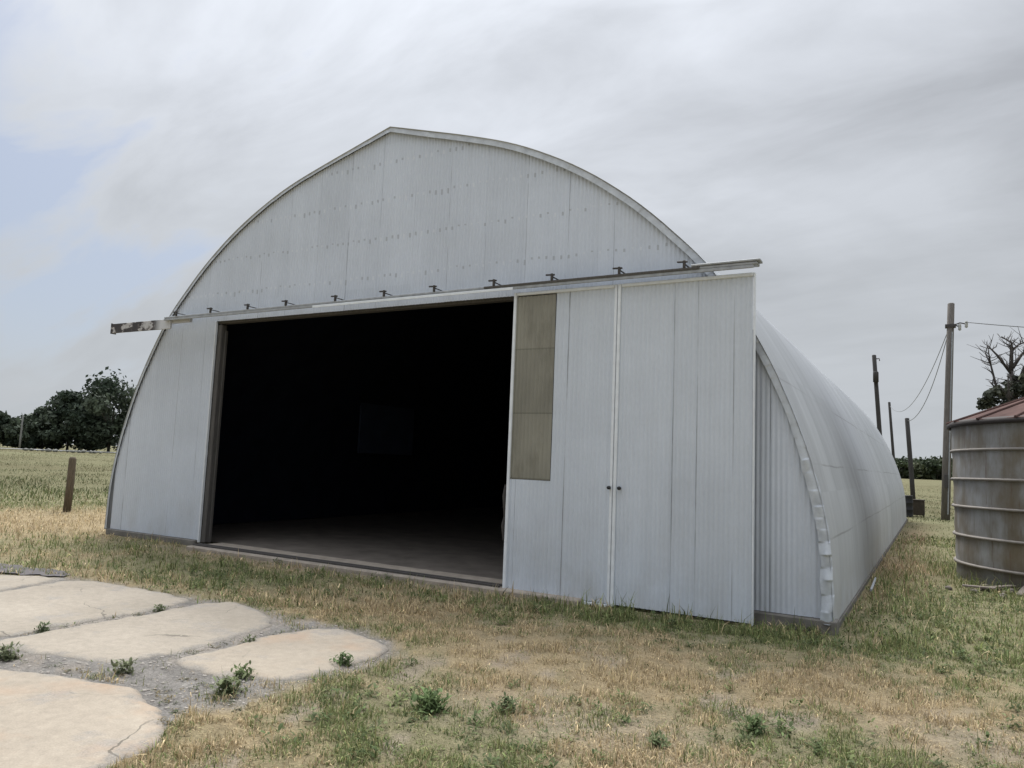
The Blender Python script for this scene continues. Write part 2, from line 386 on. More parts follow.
def build_ground():
    na, nr = 560, 230
    rr = np.concatenate([[.0], np.geomspace(.4, 900, nr)])
    # angles denser in front of the camera
    a = np.concatenate([np.linspace(-1.35, .35, 400, endpoint=False), np.linspace(.35, 2 * math.pi - 1.35, na - 400, endpoint=False)])
    A, Rr = np.meshgrid(a, rr[1:]); x = np.concatenate([[0], (Rr * np.sin(A)).ravel()]); y = np.concatenate([[0], (Rr * np.cos(A)).ravel()])
    z = gz(x, y); v = np.stack([x, y, z], 1)
    i = np.arange(nr - 1)[:, None] * na; k = np.arange(na)[None]; k2 = (k + 1) % na
    f = np.stack([1 + i + k, 1 + i + na + k, 1 + i + na + k2, 1 + i + k2], -1).reshape(-1, 4)
    k = np.arange(na); tri = np.stack([np.zeros(na, int), 1 + k, 1 + (k + 1) % na, 1 + (k + 1) % na], 1)
    o = mobj('ground', v, f, GROUNDM, None, True, gcol(x, y))
    return tag(o, kind='structure')
build_ground()

# ------------------------------------------------------------------ hangar
XC, HW = -7.22, 6.27; Y0, Y1 = 8.6, 32.0
PR = np.array([(0, 6.27), (.4, 6.285), (1.06, 6.24), (1.5, 6.13), (2.0, 5.98), (2.5, 5.79), (3.1, 5.5), (3.6, 5.2), (4.0, 4.93), (4.42, 4.5), (4.75, 4.17), (5.08, 3.76), (5.42, 3.28), (5.74, 2.7), (6.02, 2.08), (6.27, 1.27), (6.45, .62), (6.63, 0)])
# dense half-profile by arc length, smoothed except at the ridge
def prof(n=64, grow=0.):
    d = np.hypot(np.diff(PR[:, 0]), np.diff(PR[:, 1])); s = np.concatenate([[0], np.cumsum(d)])
    t = np.linspace(0, s[-1], 400); z = np.interp(t, s, PR[:, 0]); x = np.interp(t, s, PR[:, 1])
    k = np.ones(31) / 31
    def sm(q):
        e = np.concatenate([2 * q[0] - q[15:0:-1], q, 2 * q[-1] - q[-2:-17:-1]]); return np.convolve(e, k, 'valid')
    z, x = sm(z), sm(x); x[-1] = 0
    i = np.linspace(0, 399, n); z = np.interp(i, np.arange(400), z); x = np.interp(i, np.arange(400), x)
    if grow:
        tz, tx = np.gradient(z), np.gradient(x); L = np.hypot(tz, tx); x = x + grow * tz / L; z = z - grow * tx / L; x[-1] = 0
    return x, z
def full(n=64, grow=0.):
    x, z = prof(n, grow); return np.concatenate([XC + x, (XC - x[:-1])[::-1]]), np.concatenate([z, z[:-1][::-1]])
BASE = Vector((XC, Y0, 0))
hangar = empty('hangar', BASE, 'long white arched metal hangar with a pointed gable and dark open doorway', 'hangar')
def hp(name, v, f, mat, smooth=False, parent=hangar):
    v = np.asarray(v, float) - np.array(BASE); return mobj(name, v, f, mat, parent, smooth)
def hb(mb, name, mat, smooth=False, parent=hangar): return hp(name, mb.v, mb.f, mat, smooth, parent)

DX0, DX1, DZ = -10.91, -3.72, 3.78
def ztop(x):
    px, pz = prof(200); return np.interp(np.abs(x - XC), px[::-1], pz[::-1])
def wall_grid(x0, x1, zb, zt, y, pitch=.055, amp=.0075, rows=14, sheet=.64, off=-13.74, seed=0, back=None):
    n = max(4, int((x1 - x0) / pitch * 5)); x = np.linspace(x0, x1, n)
    top = zt(x) if callable(zt) else np.full(n, zt)
    t = np.linspace(0, 1, rows)[:, None]; Z = zb + (top - zb)[None] * t; X = np.repeat(x[None], rows, 0)
    saw = ((X - off) / sheet) % 1
    Yy = y + amp * np.sin(2 * np.pi * X / pitch) - .006 * (1 - saw) + .02 * (fbm(X * .9, Z * .7, 3, seed) - .5) + .004 * (fbm(X * 6, Z * 3, 2, seed + 5) - .5)
    v = np.stack([X, Yy, Z], -1).reshape(-1, 3)
    i = np.arange(rows - 1)[:, None] * n; k = np.arange(n - 1)[None]
    f = np.stack([i + k, i + k + 1, i + n + k + 1, i + n + k], -1).reshape(-1, 4)
    return v, f
def join(parts):
    V = []; F = []; b = 0
    for v, f in parts: V.append(v); F.append(f + b); b += len(v)
    return np.concatenate(V), np.concatenate(F)
x_l, x_r = XC - 6.2, XC + 6.2
v, f = join([wall_grid(x_l, DX0, .05, lambda x: np.maximum(ztop(x) - .02, .1), Y0, seed=1), wall_grid(DX0, DX1, DZ + .05, lambda x: ztop(x) - .02, Y0, seed=2),
             wall_grid(DX1, x_r, .09, lambda x: np.maximum(ztop(x) - .02, .1), Y0, amp=.005, seed=3)])
hp('front_wall', v, f, WALL, True)

# arched roof skin with ribs across its length
def roof():
    rx, rz = full(52, .02); ny = int((Y1 - Y0 + .1) / .076 * 5); y = np.linspace(Y0 - .06, Y1 + .05, ny)
    tx, tz = np.gradient(rx), np.gradient(rz); L = np.hypot(tx, tz); nx_, nz_ = tz / L, -tx / L
    m = len(rx); nx_[m // 2] = 0; nz_[m // 2] = 1
    Yg, I = np.meshgrid(y, np.arange(m), indexing='ij')
    s = np.cumsum(L)
    amp = .008 * np.sin(2 * np.pi * Yg / .076) + .018 * (fbm(Yg * .35, s[I] * .5, 3, 8) - .5) + .008 * (fbm(Yg * 1.6, s[I] * 1.2, 2, 14) - .5)
    for zc in (.9, 1.7, 2.65, 3.9): amp = amp - .006 * (rz[I] < zc)
    lowfix = ss(rz[I], 0, .3)
    X = rx[I] + nx_[I] * amp * lowfix * np.sign(1); Z = rz[I] + nz_[I] * amp * lowfix
    # outward normal on the right side is +x: flip if needed
    v = np.stack([X, Yg, Z], -1).reshape(-1, 3)
    i = np.arange(ny - 1)[:, None] * m; k = np.arange(m - 1)[None]
    f = np.stack([i + k, i + m + k, i + m + k + 1, i + k + 1], -1).reshape(-1, 4)
    v[:, 2] = np.maximum(v[:, 2], .03)
    return v, f
hp('roof', *roof(), ROOFM, True)

# dented strip of flashing closing the joint between gable and roof
def flashing():
    N = 1000; ox, oz = full(N, .016); m = len(ox)
    L = np.concatenate([[0], np.cumsum(np.hypot(np.diff(ox), np.diff(oz)))])
    crush = ss(oz, 2.3, 1.5) * (ox > XC)                             # the lower right length is crimped and dented
    width = .05 + .03 * ss(ox, XC - 1.5, XC + 1.5) + .035 * crush
    rx, rz = full(N, -.2); dx, dz = (rx - ox), (rz - oz); q = np.hypot(dx, dz); dx /= q; dz /= q
    seg = np.where((oz < 3.4) & (ox > XC), .145, .42); Lw = L / seg + crush * 1.1 * (vnoise(L * 2.3, L * 0 + 2, 7) - .5); u = Lw % 1; si = np.floor(Lw).astype(int)
    rnd = _hash(si, si * 0 + 3, 5); rnd2 = _hash(si, si * 0 + 4, 9)
    tri = 1 - np.abs(2 * u - 1)
    V = []; F = []; K = 6
    for j in range(K):
        t = j / (K - 1); w = width * t * (1 + crush * .25 * (rnd - .5) * (t > .5))
        x = ox + dx * w; z = oz + dz * w
        y = Y0 - .042 - .006 * t - .004 * (1 - u) + (rnd2 - .5) * .005
        y = y - (crush + .25 * ss(oz, 3.5, 2.6) * (ox > XC)) * np.sin(np.pi * min(1, t * 1.1)) * (.004 + .034 * np.where(rnd2 > .45, u, 1 - u) * (.15 + rnd ** 1.5)) - crush * .05 * (rnd2 - .5) * (t - .5)
        x = x + crush * .02 * (vnoise(L * 6, L * 0 + t * 2, 13) - .5)
        V.append(np.stack([x, y, z], 1))
    V = np.concatenate(V); V[:, 2] = np.maximum(V[:, 2], .05)
    k = np.arange(m - 1)
    for j in range(K - 1): F.append(np.stack([j * m + k, (j + 1) * m + k, (j + 1) * m + k + 1, j * m + k + 1], 1))
    return V, np.concatenate(F)
hp('edge_flashing', *flashing(), FLASH, False)
# near-black shell added inside, interior shade put into its colour; back wall
def shade_shell():
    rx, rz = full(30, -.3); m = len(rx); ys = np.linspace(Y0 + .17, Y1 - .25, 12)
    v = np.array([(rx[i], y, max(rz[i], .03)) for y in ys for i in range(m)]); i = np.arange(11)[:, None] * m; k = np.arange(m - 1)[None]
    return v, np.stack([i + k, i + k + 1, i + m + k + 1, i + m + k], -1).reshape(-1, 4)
hp('interior_shade_shell', *shade_shell(), SHADE_LINING, True)
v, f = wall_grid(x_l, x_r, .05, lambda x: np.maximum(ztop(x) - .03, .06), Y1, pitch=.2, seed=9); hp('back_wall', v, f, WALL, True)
v, f = wall_grid(x_l + .2, x_r - .2, .05, lambda x: np.maximum(ztop(x) - .35, .06), Y1 - .2, pitch=.6, amp=.003, seed=9); hp('back_wall_shade_shell', v, f, SHADE_LINING, True)  # added sheet, coloured near-black for the shade at the back
for xa, xb, zb in ((x_l + .25, DX0 - .02, .04), (DX0 - .02, DX1 + .02, DZ + .08), (DX1 + .02, x_r - .25, .04)):
    pass
mb = MB(); mb.box(-12.52, -12.47, 14.3, 16.5, 1.65, 2.95); hb(mb, 'wall_panel', PALEB)
# foundation, sill, floor
mb = MB(); mb.box(x_l - .06, DX0 - .06, Y0 - .05, Y0 + .16, -.4, .045, bev=.012); mb.box(DX1 + .06, x_r + .12, Y0 - .07, Y0 + .16, -.4, .085, bev=.012)
mb.box(XC + 6.16, XC + 6.30, Y0 + .165, Y1, -.4, .015, bev=.01); mb.box(XC - 6.36, XC - 6.16, Y0 + .165, Y1, -.4, .015, bev=.01); mb.box(x_l - .1, x_r + .12, Y1 + .003, Y1 + .2, -.4, .06)
hb(mb, 'foundation', FOUND)
mb = MB(); mb.box(DX0 + .22, DX1 + .05, Y0 - .42, Y0 + .3, -.4, .008, bev=.015); hb(mb, 'door_sill', SILLM)
mb = MB(); mb.box(DX0 + .23, -4.80, Y0 - .305, Y0 - .265, -.05, .035); mb.box(DX0 + .23, -4.80, Y0 - .20, Y0 - .16, -.05, .035); hb(mb, 'bottom_guide', STEELD)
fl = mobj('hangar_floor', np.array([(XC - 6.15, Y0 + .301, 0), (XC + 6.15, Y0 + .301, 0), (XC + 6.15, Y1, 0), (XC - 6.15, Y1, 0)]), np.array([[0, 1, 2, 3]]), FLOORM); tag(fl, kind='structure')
# door opening: timber jamb, header, white edge trim
mb = MB(); mb.box(DX0 - .002, DX0 + .10, Y0 + .03, Y0 + .15, .01, DZ, bev=.01); mb.box(DX0 + .102, DX0 + .13, Y0 + .10, Y0 + .15, .01, DZ - .1); hb(mb, 'door_jamb', WOODD)
mb = MB(); mb.box(DX0, DX1, Y0 + .03, Y0 + .16, DZ + .015, DZ + .2, bev=.01); hb(mb, 'door_header', WOODD)
mb = MB(); mb.box(DX0 - .022, DX0 + .0, Y0 - .02, Y0 + .03, .01, DZ + .05); hb(mb, 'opening_trim', TRIM)
# sliding-door track
trk = MB(); trk.box(-11.9, -1.66, Y0 - .34, Y0 - .20, 3.872, 3.908, bev=.008); trk.box(-11.9, -1.70, Y0 - .345, Y0 - .325, 3.835, 3.870, bev=.004)
track = hb(trk, 'door_track', RAILM)
mb = MB(); mb.box(-8.3, -4.75, Y0 - .356, Y0 - .347, 3.825, 3.862, bev=.003); hb(mb, 'drip_edge', TRIM, parent=track)
mb = MB(); mb.box(-2.4, -1.63, Y0 - .35, Y0 - .19, 3.910, 3.935, bev=.005); hb(mb, 'track_end_cap', RAILM, parent=track)
mb = MB(); mb.box(-5.2, -2.3, Y0 - .352, Y0 - .341, 3.878, 3.904, bev=.002); hb(mb, 'rail_slot', WOODD, parent=track)
mb = MB()
for k in range(4): mb.box(-13.49 + k * .43, -13.49 + k * .43 + .425, Y0 - .30, Y0 - .265, 3.70, 3.875, Matrix.Translation((0, .002 * k, 0)), .004)
mb.box(-13.49, -11.3, Y0 - .262, Y0 - .2, 3.80, 3.87, bev=.004); mb.box(-13.51, -13.492, Y0 - .31, Y0 - .2, 3.69, 3.89, bev=.003); hb(mb, 'track_cover', PEEL, parent=track)
for i, x in enumerate([-11.57, -10.67, -9.76, -8.89, -7.85, -6.91, -6.02, -5.05, -4.19, -3.28, -2.48]):
    q = MB(); j = random.uniform(-.02, .02)
    q.box(-.012, .012, -.315, -.02, .012, .024, bev=.002); q.box(-.02, .02, -.335, -.305, -.04, .06, bev=.004)
    q.tube([(-.11, -.32 + j * .3, .045), (.05, -.32, .04)], .013, 6)
    q.v = [(p[0] * .75 + x, p[1] + Y0 - .02, p[2] * .9 + 3.94) for p in q.v]
    hb(q, 'hanger', STEELD, parent=track)
# doors
def door(x0, x1, y, name, lab, panel):
    zb, zt = -.035, 3.80
    if panel:
        v, f = join([wall_grid(x0 + .02, -4.16, zb + .02, 1.375, y, sheet=.68, off=-3.97, seed=31, rows=6), wall_grid(-4.16, x1 - .02, zb + .02, zt - .02, y, sheet=.68, off=-3.97, seed=32)])
    else: v, f = wall_grid(x0 + .02, x1 - .02, zb + .02, zt - .02, y, sheet=.68, off=-3.97, seed=33)
    d = hp(name, v, f, DOORM, True); d['label'] = lab
    q = MB()
    e = .04; e2 = .035 if panel else .014
    q.box(x0, x0 + e, y - .03, y + .05, zb, zt, bev=.006); q.box(x1 - e2, x1, y - .022, y + .05, zb, zt, bev=.004)
    q.box(x0 + e + .002, x1 - e2 - .002, y - .026, y + .05, zt - .04, zt, bev=.006)
    if panel: q.box(x0 + e + .002, x1 - e2 - .002, y - .018, y + .05, zb - .02, zb + .012, bev=.004)
    hb(q, 'door_frame', TRIM, parent=d)
    q = MB(); q.box(x0 + e, x1 - e, y + .055, y + .075, zb, zt - .01); hb(q, 'door_back', SHADE_LINING, parent=d)
    if panel:
        v, f = wall_grid(x0 + e, -4.165, 1.38, zt - .056, y - .004, sheet=9, seed=35); hp('fibreglass_panel', v, f, FIBRE, True, d)
    xs = x1 - .035 if panel else x0 + .085
    q = MB(); q.tube([(xs, y - .03, 1.335), (xs, y - .06, 1.335)], [.022, .02], 12); q.tube([(xs - .015, y - .065, 1.34), (xs + .03, y - .065, 1.33)], .009, 8)
    hb(q, 'handle', BLACK, True, d); return d
door(-4.77, -3.325, Y0 - .25, 'sliding_door', 'white corrugated sliding door with a tall olive fibreglass panel', True)
door(-3.315, -1.70, Y0 - .25, 'sliding_door', 'plain white corrugated sliding door at the outer end of the track', False)
q = MB(); q.tube([(-4.785, Y0 - .27, .6), (-4.80, Y0 - .28, .78), (-4.782, Y0 - .27, .9), (-4.80, Y0 - .275, 1.15), (-4.785, Y0 - .27, 1.3)], [.012, .02, .012, .022, .012], 6)
hb(q, 'door_latch', STEELD)

# ------------------------------------------------------------------ broken concrete pad
P = dict(
 A=[(-7.6, 2.75), (-6.9, 2.85), (-5.95, 2.94), (-5.74, 2.97), (-5.57, 3.06), (-5.42, 3.11), (-5.18, 3.16), (-4.94, 3.23), (-4.72, 3.27), (-4.51, 3.23), (-4.29, 3.15), (-4.08, 3.06), (-3.88, 2.93), (-3.74, 2.81), (-3.66, 2.69), (-3.62, 2.53), (-3.6, 2.38), (-3.5, 2.12), (-3.56, 1.75), (-3.9, 1.2), (-5.5, .9), (-7.6, 1.1)],
 B=[(-10.6, 3.5), (-10.2, 4.2), (-9.45, 4.25), (-8.62, 4.30), (-8.75, 4.75), (-8.90, 5.15), (-8.74, 5.35), (-8.54, 5.45), (-7.94, 5.46), (-7.31, 5.45), (-6.85, 5.41), (-6.75, 5.09), (-6.70, 4.65), (-6.72, 4.26), (-6.68, 3.89), (-6.66, 3.59), (-6.72, 3.35), (-8.5, 3.3)],
 B2=[(-11.2, 4.35), (-10.4, 4.95), (-9.65, 4.95), (-9.42, 5.21), (-9.05, 5.28), (-8.95, 5.02), (-8.80, 4.67), (-8.72, 4.38), (-9.6, 4.33)],
 C=[(-6.62, 3.45), (-6.60, 3.85), (-6.62, 4.22), (-6.61, 4.6), (-6.66, 5.03), (-6.69, 5.36), (-6.49, 5.62), (-5.95, 5.51), (-5.52, 5.26), (-5.32, 5.0), (-5.24, 4.55), (-5.19, 4.04), (-5.22, 3.6), (-5.6, 3.42), (-6.01, 3.33), (-6.29, 3.28), (-6.55, 3.27)],
 D=[(-5.06, 3.82), (-5.06, 4.43), (-5.1, 4.88), (-4.94, 5.34), (-4.7, 5.41), (-4.27, 5.28), (-4.01, 5.14), (-3.89, 4.88), (-3.91, 4.53), (-3.91, 4.26), (-3.95, 3.97), (-4.19, 3.84), (-4.5, 3.74), (-4.8, 3.74)])
def rough_poly(p, step=.05, amp=.06, seed=1):
    p = np.array(p + [p[0]]); d = np.hypot(*np.diff(p, axis=0).T); s = np.concatenate([[0], np.cumsum(d)]); n = int(s[-1] / step)
    t = np.linspace(0, s[-1], n, endpoint=False); x = np.interp(t, s, p[:, 0]); y = np.interp(t, s, p[:, 1])
    k = np.ones(5) / 5
    x = np.convolve(np.concatenate([x[-2:], x, x[:2]]), k, 'valid'); y = np.convolve(np.concatenate([y[-2:], y, y[:2]]), k, 'valid')
    x = x + amp * (fbm(x * 6, y * 6, 3, seed) - .5) * 2; y = y + amp * (fbm(x * 6 + 9, y * 6, 3, seed + 3) - .5) * 2
    return list(zip(x, y))
def slab(poly, name, mat, top, tilt, seed, label=None, group=None):
    from mathutils.geometry import delaunay_2d_cdt
    pts = np.array(rough_poly(poly, seed=seed)); c = pts.mean(0); pts = pts - c; nb = len(pts)
    lo, hi = pts.min(0), pts.max(0); gx, gy = np.meshgrid(np.arange(lo[0], hi[0], .045), np.arange(lo[1], hi[1], .045)); gx = gx.ravel(); gy = gy.ravel()
    gx = gx + RNG.uniform(-.012, .012, len(gx)); gy = gy + RNG.uniform(-.012, .012, len(gy)); k = inside(gx, gy, pts.tolist()); g = np.stack([gx[k], gy[k]], 1)
    def dist(q):
        a = pts; b = np.roll(pts, -1, 0); d = b - a; best = np.full(len(q), 9.)
        for m in range(nb):
            t = np.clip(((q - a[m]) @ d[m]) / max(1e-9, d[m] @ d[m]), 0, 1); best = np.minimum(best, np.hypot(*(q - a[m] - t[:, None] * d[m]).T))
        return best
    g = g[dist(g) > .02]; al = [Vector(q) for q in np.concatenate([pts, g])]
    vo, eo, fo, *_ = delaunay_2d_cdt(al, [(m, (m + 1) % nb) for m in range(nb)], [], 1, 1e-5)
    q = np.array([tuple(w) for w in vo]); dd = dist(q); wx, wy = q[:, 0] + c[0], q[:, 1] + c[1]
    chip = .6 + 1.2 * fbm(wx * 5, wy * 5, 3, 71)
    z = -.017 * chip * (1 - np.clip(dd / .07, 0, 1)) ** 2 + .008 * (fbm(wx * 1.5, wy * 1.5, 3, 73) - .5) + tilt[0] * q[:, 0] + tilt[1] * q[:, 1]
    V = [(x, y, w) for (x, y), w in zip(q, z)]; F = [tuple(f) for f in fo]; cnt = {}
    F = [f if ((q[f[1]] - q[f[0]])[0] * (q[f[2]] - q[f[0]])[1] - (q[f[1]] - q[f[0]])[1] * (q[f[2]] - q[f[0]])[0]) > 0 else f[::-1] for f in F]
    for f in F:
        for m in range(3): e = (f[m], f[(m + 1) % 3]); cnt[e] = 1
    low = {}
    for (a, b) in list(cnt):
        if (b, a) in cnt: continue
        for w in (a, b):
            if w not in low: low[w] = len(V); V.append((V[w][0], V[w][1], V[w][2] - .12))
        F.append((b, a, low[a], low[b]))
    me = bpy.data.meshes.new(name); me.from_pydata(V, [], F); me.update(); me.materials.append(mat)
    at_ = me.attributes.new('edge', 'FLOAT', 'POINT'); ev = np.ones(len(V)); ev[:len(q)] = 1 - np.clip(dd / .20, 0, 1); at_.data.foreach_set('value', ev.astype(np.float32))
    me.polygons.foreach_set('use_smooth', np.array([len(f) == 3 for f in F]))
    o = bpy.data.objects.new(name, me); COL.objects.link(o); o.location = (c[0], c[1], top)
    return tag(o, label, 'concrete slab', group)
GRP = 'broken concrete slabs of the old pad'
slab(P['A'], 'concrete_slab', SLABR, .008, (0, .002), 3, 'nearest big tan concrete slab with a faint rust stain', GRP)
slab(P['B'], 'concrete_slab', SLAB, .006, (.001, 0), 5, 'wide tan concrete slab lying beside the dark asphalt patch', GRP)
slab(P['B2'], 'concrete_slab', SLAB, .005, (0, 0), 7, 'narrow sliver of pale concrete between asphalt and the wide slab', GRP)
slab(P['C'], 'concrete_slab', SLAB, .006, (-.002, .002), 9, 'middle concrete slab with a rounded right end and worn grey lower edge', GRP)
slab(P['D'], 'concrete_slab', SLABR, .012, (0, .004), 11, 'small pale rounded concrete slab closest to the open doorway', GRP)
def sheet(poly, name, mat, z, seed):
    pts = rough_poly(poly, .07, .13, seed); bm = bmesh.new(); fc = bm.faces.new([bm.verts.new((x, y, z)) for x, y in pts]); fc.normal_update()
    if fc.normal.z < 0: fc.normal_flip()
    bmesh.ops.triangulate(bm, faces=bm.faces[:]); me = bpy.data.meshes.new(name); bm.to_mesh(me); bm.free(); me.materials.append(mat)
    o = bpy.data.objects.new(name, me); COL.objects.link(o); return tag(o, kind='structure')
def gravelmat():
    t = NT('broken_concrete_gravel'); v = t.n('ShaderNodeTexVoronoi'); v.inputs['Scale'].default_value = 60; t.put(v.inputs['Vector'], t.pos)
    c = t.ramp(v.outputs['Color'], [(.1, (.235, .215, .19)), (.9, (.36, .33, .285))])
    k = t.mr(t.noise(3, 5, .6), .3, .7, .7, 1.15); c = t.mix(1, c, t.comb(k, k, k), 'MULTIPLY')
    t.bump(t.math('SUBTRACT', 1, v.outputs['Distance']), .8, .02); return t.fin(c, .95, 0, .15)
sheet([(-12.5, 4.9), (-11.2, 5.3), (-10.17, 5.42), (-9.94, 5.48), (-9.46, 5.55), (-9.08, 5.38), (-9.42, 5.24), (-9.65, 4.98), (-10.4, 4.97), (-11.5, 4.6)], 'asphalt_patch', DARKP, .004, 17)
# loose stones on the worn pad: nobody could count them
def stones(n, poly_or_fn, name, mat, smin, smax, zfn, kind=None):
    bm = bmesh.new(); bmesh.ops.create_icosphere(bm, subdivisions=1, radius=1); bv = np.array([w.co[:] for w in bm.verts]); bf = np.array([[w.index for w in q.verts] for q in bm.faces]); bm.free()
    xy = poly_or_fn(n); V = []; F = []
    for i, (x, y) in enumerate(xy):
        s = smin * (smax / smin) ** (random.random() ** 2.2); a = random.random() * 6.28; sc = np.array([s, s * random.uniform(.6, .95), s * random.uniform(.4, .7)])
        q = bv * (1 + .35 * (RNG.random((len(bv), 1)) - .5)) * sc; c, d = math.cos(a), math.sin(a)
        V.append(np.stack([q[:, 0] * c - q[:, 1] * d + x, q[:, 0] * d + q[:, 1] * c + y, q[:, 2] + zfn(x, y) + s * .15], 1)); F.append(bf + i * len(bv))
    o = mobj(name, np.concatenate(V), np.concatenate(F), mat); return o
def pad_pts(n):
    x = RNG.uniform(-8.5, -3.6, n * 4); y = RNG.uniform(2.6, 5.7, n * 4); m = inside(x, y, G)
    for p in P.values(): m &= ~inside(x, y, p)
    k = ss(x, -8.5, -6); m &= RNG.random(n * 4) < .25 + .75 * k
    return list(zip(x[m], y[m]))[:n]
tag(stones(1500, pad_pts, 'gravel', simple('gravel_stones', (.32, .29, .255), .95, .3, 25), .005, .022, lambda x, y: float(gz(x, y)) - .002), kind='stuff')

# ------------------------------------------------------------------ grass
def blocked(x, y, pad=0.):
    m = (x > XC - 6.35 - pad) & (x < XC + 6.33 + pad) & (y > Y0 - .08 - pad) & (y < Y1 + .2)
    m |= (x > DX0 - .1) & (x < DX1 + .1) & (y > Y0 - .46) & (y < Y0 + .5)
    m |= (x > -4.8) & (x < -1.65) & (y > Y0 - .34) & (y < Y0)
    m |= np.hypot(x - TX, y - TY) < TR - .02
    return m
TX, TY, TR = 2.36, 15.1, 2.05
def gen(n, r0, r1, a0, a1, pw):
    u = RNG.random(n); e = 2 - pw
    r = (r0 ** e + u * (r1 ** e - r0 ** e)) ** (1 / e); a = RNG.uniform(a0, a1, n); return r * np.sin(a), r * np.cos(a)
def blades(x, y, hgt, wid, bend=1.25):
    n = len(x); z = gz(x, y) - .006
    th = RNG.random(n) * 2 * np.pi; dx, dy = np.cos(th), np.sin(th); ph = th + np.pi / 2 + RNG.normal(0, .5, n); bx, by = np.cos(ph), np.sin(ph)
    b = RNG.gamma(2., bend / 2, n); b = np.minimum(b, 1.9); w = wid / 2
    P0 = np.stack([x, y, z], 1); U = np.stack([dx, dy, 0 * dx], 1) * w[:, None]; Bd = np.stack([bx, by, 0 * bx], 1)
    m1 = hgt * .55 * np.cos(b * .4); o1 = hgt * .55 * np.sin(b * .4)
    m2 = m1 + hgt * .45 * np.cos(np.minimum(b * 1.25, 1.9)); o2 = o1 + hgt * .45 * np.sin(np.minimum(b * 1.25, 1.9))
    up = np.array([0, 0, 1.])
    M = P0 + Bd * o1[:, None] + up * m1[:, None]; T = P0 + Bd * o2[:, None] + up * m2[:, None]
    V = np.stack([P0 - U, P0 + U, M + U * .8, M - U * .8, T + U * .15, T - U * .15], 1).reshape(-1, 3)
    i = np.arange(n)[:, None] * 6; F = np.concatenate([i + np.array([[0, 1, 2, 3]]), i + np.array([[3, 2, 4, 5]])])
    return V, F
def tint(x, y, dark=1.):
    g, so, red = masks(x, y); n = len(x); p = RNG.random(n)
    isg = p < np.clip(g * 1.15 - .05, .03, .93)
    t = RNG.random(n)[:, None]; cs = STRAW * (1 - t) + STRAW2 * t; cg = GREEN * (1 - t) + GREEN2 * t
    cg = np.where((RNG.random(n) < .15)[:, None], np.array([.27, .26, .12]), cg)
    c = np.where(isg[:, None], cg, cs); isr = RNG.random(n) < red * .9; c = np.where(isr[:, None], DRYRED * (1 + .5 * (t - .5)), c)
    br = RNG.lognormal(0, .3, n)[:, None]
    far = ss(np.hypot(x, y), 18, 34)[:, None]; c = c * (1 - far) + (c * .2 + np.array([.09, .108, .047]) * .56) * far; return np.clip(c * br * dark, 0, 1), isg, so, red
GRASS = []
def layer(n, r0, r1, a0, a1, pw, h0, w0, tallfn=None, keep_soil=.25, clump=5.5):
    x, y = gen(n, r0, r1, a0, a1, pw)
    m = ~blocked(x, y)
    for q in list(P.values()): m &= ~inside(x, y, q)
    ing = worn(x, y); m &= (RNG.random(n) > ing) | (RNG.random(n) < .02 + .5 * ss(fbm(x * 2.2, y * 2.2, 3, 303), .56, .68))
    cl = fbm(x * clump, y * clump, 3, 101); m &= RNG.random(n) < .25 + 1.5 * ss(cl, .3, .65)
    x, y = x[m], y[m]
    c, isg, so, red = tint(x, y); k = RNG.random(len(x)) > so * (1 - keep_soil); x, y, c, isg, red = x[k], y[k], c[k], isg[k], red[k]
    cl = fbm(x * clump, y * clump, 3, 101)
    h = h0 * RNG.lognormal(0, .35, len(x)) * (.55 + 1.0 * ss(cl, .35, .7))
    if tallfn is not None: h = h * tallfn(x, y)
    w = w0 * RNG.lognormal(0, .3, len(x))
    v, f = blades(x, y, h, w); GRASS.append((v, f, np.repeat(c, 6, 0)))
def tall(x, y):
    r = np.hypot(x, y)
    t = 1 + .9 * ga(x, y, -3.0, 7.8, 1.8, .5) + 1.0 * ga(x, y, -.55, 15, .5, 4.2) + 1.5 * ss(TR + .8, TR + .2, 1) * 0
    t = t + 1.0 * ss(-(np.hypot(x - TX, y - TY) - TR), -.7, -.05) + .7 * ss(-(np.minimum(np.abs(y - Y0 + .1), 9)), -.35, 0) * (x > -3.7)
    t = t + .3 * ss(-x, 13, 16) * ss(r, 20, 23) * ss(r, 45, 34)
    return t
AZ0, AZ1 = rad(-72), rad(16)
layer(300000, 1.8, 8.5, AZ0, AZ1, 1.15, .037, .0046, tall)
layer(190000, 8.0, 24, AZ0, AZ1, 1.3, .062, .0085, tall)
layer(150000, 21, 130, AZ0, AZ1, 1.75, .08, .022, tall, clump=.35)
V, F = [], []; b = 0
for v, f, c in GRASS: V.append(v); F.append(f + b); b += len(v)
tag(mobj('grass', np.concatenate(V), np.concatenate(F), BLADEM, None, True, np.concatenate([g[2] for g in GRASS])), kind='stuff')

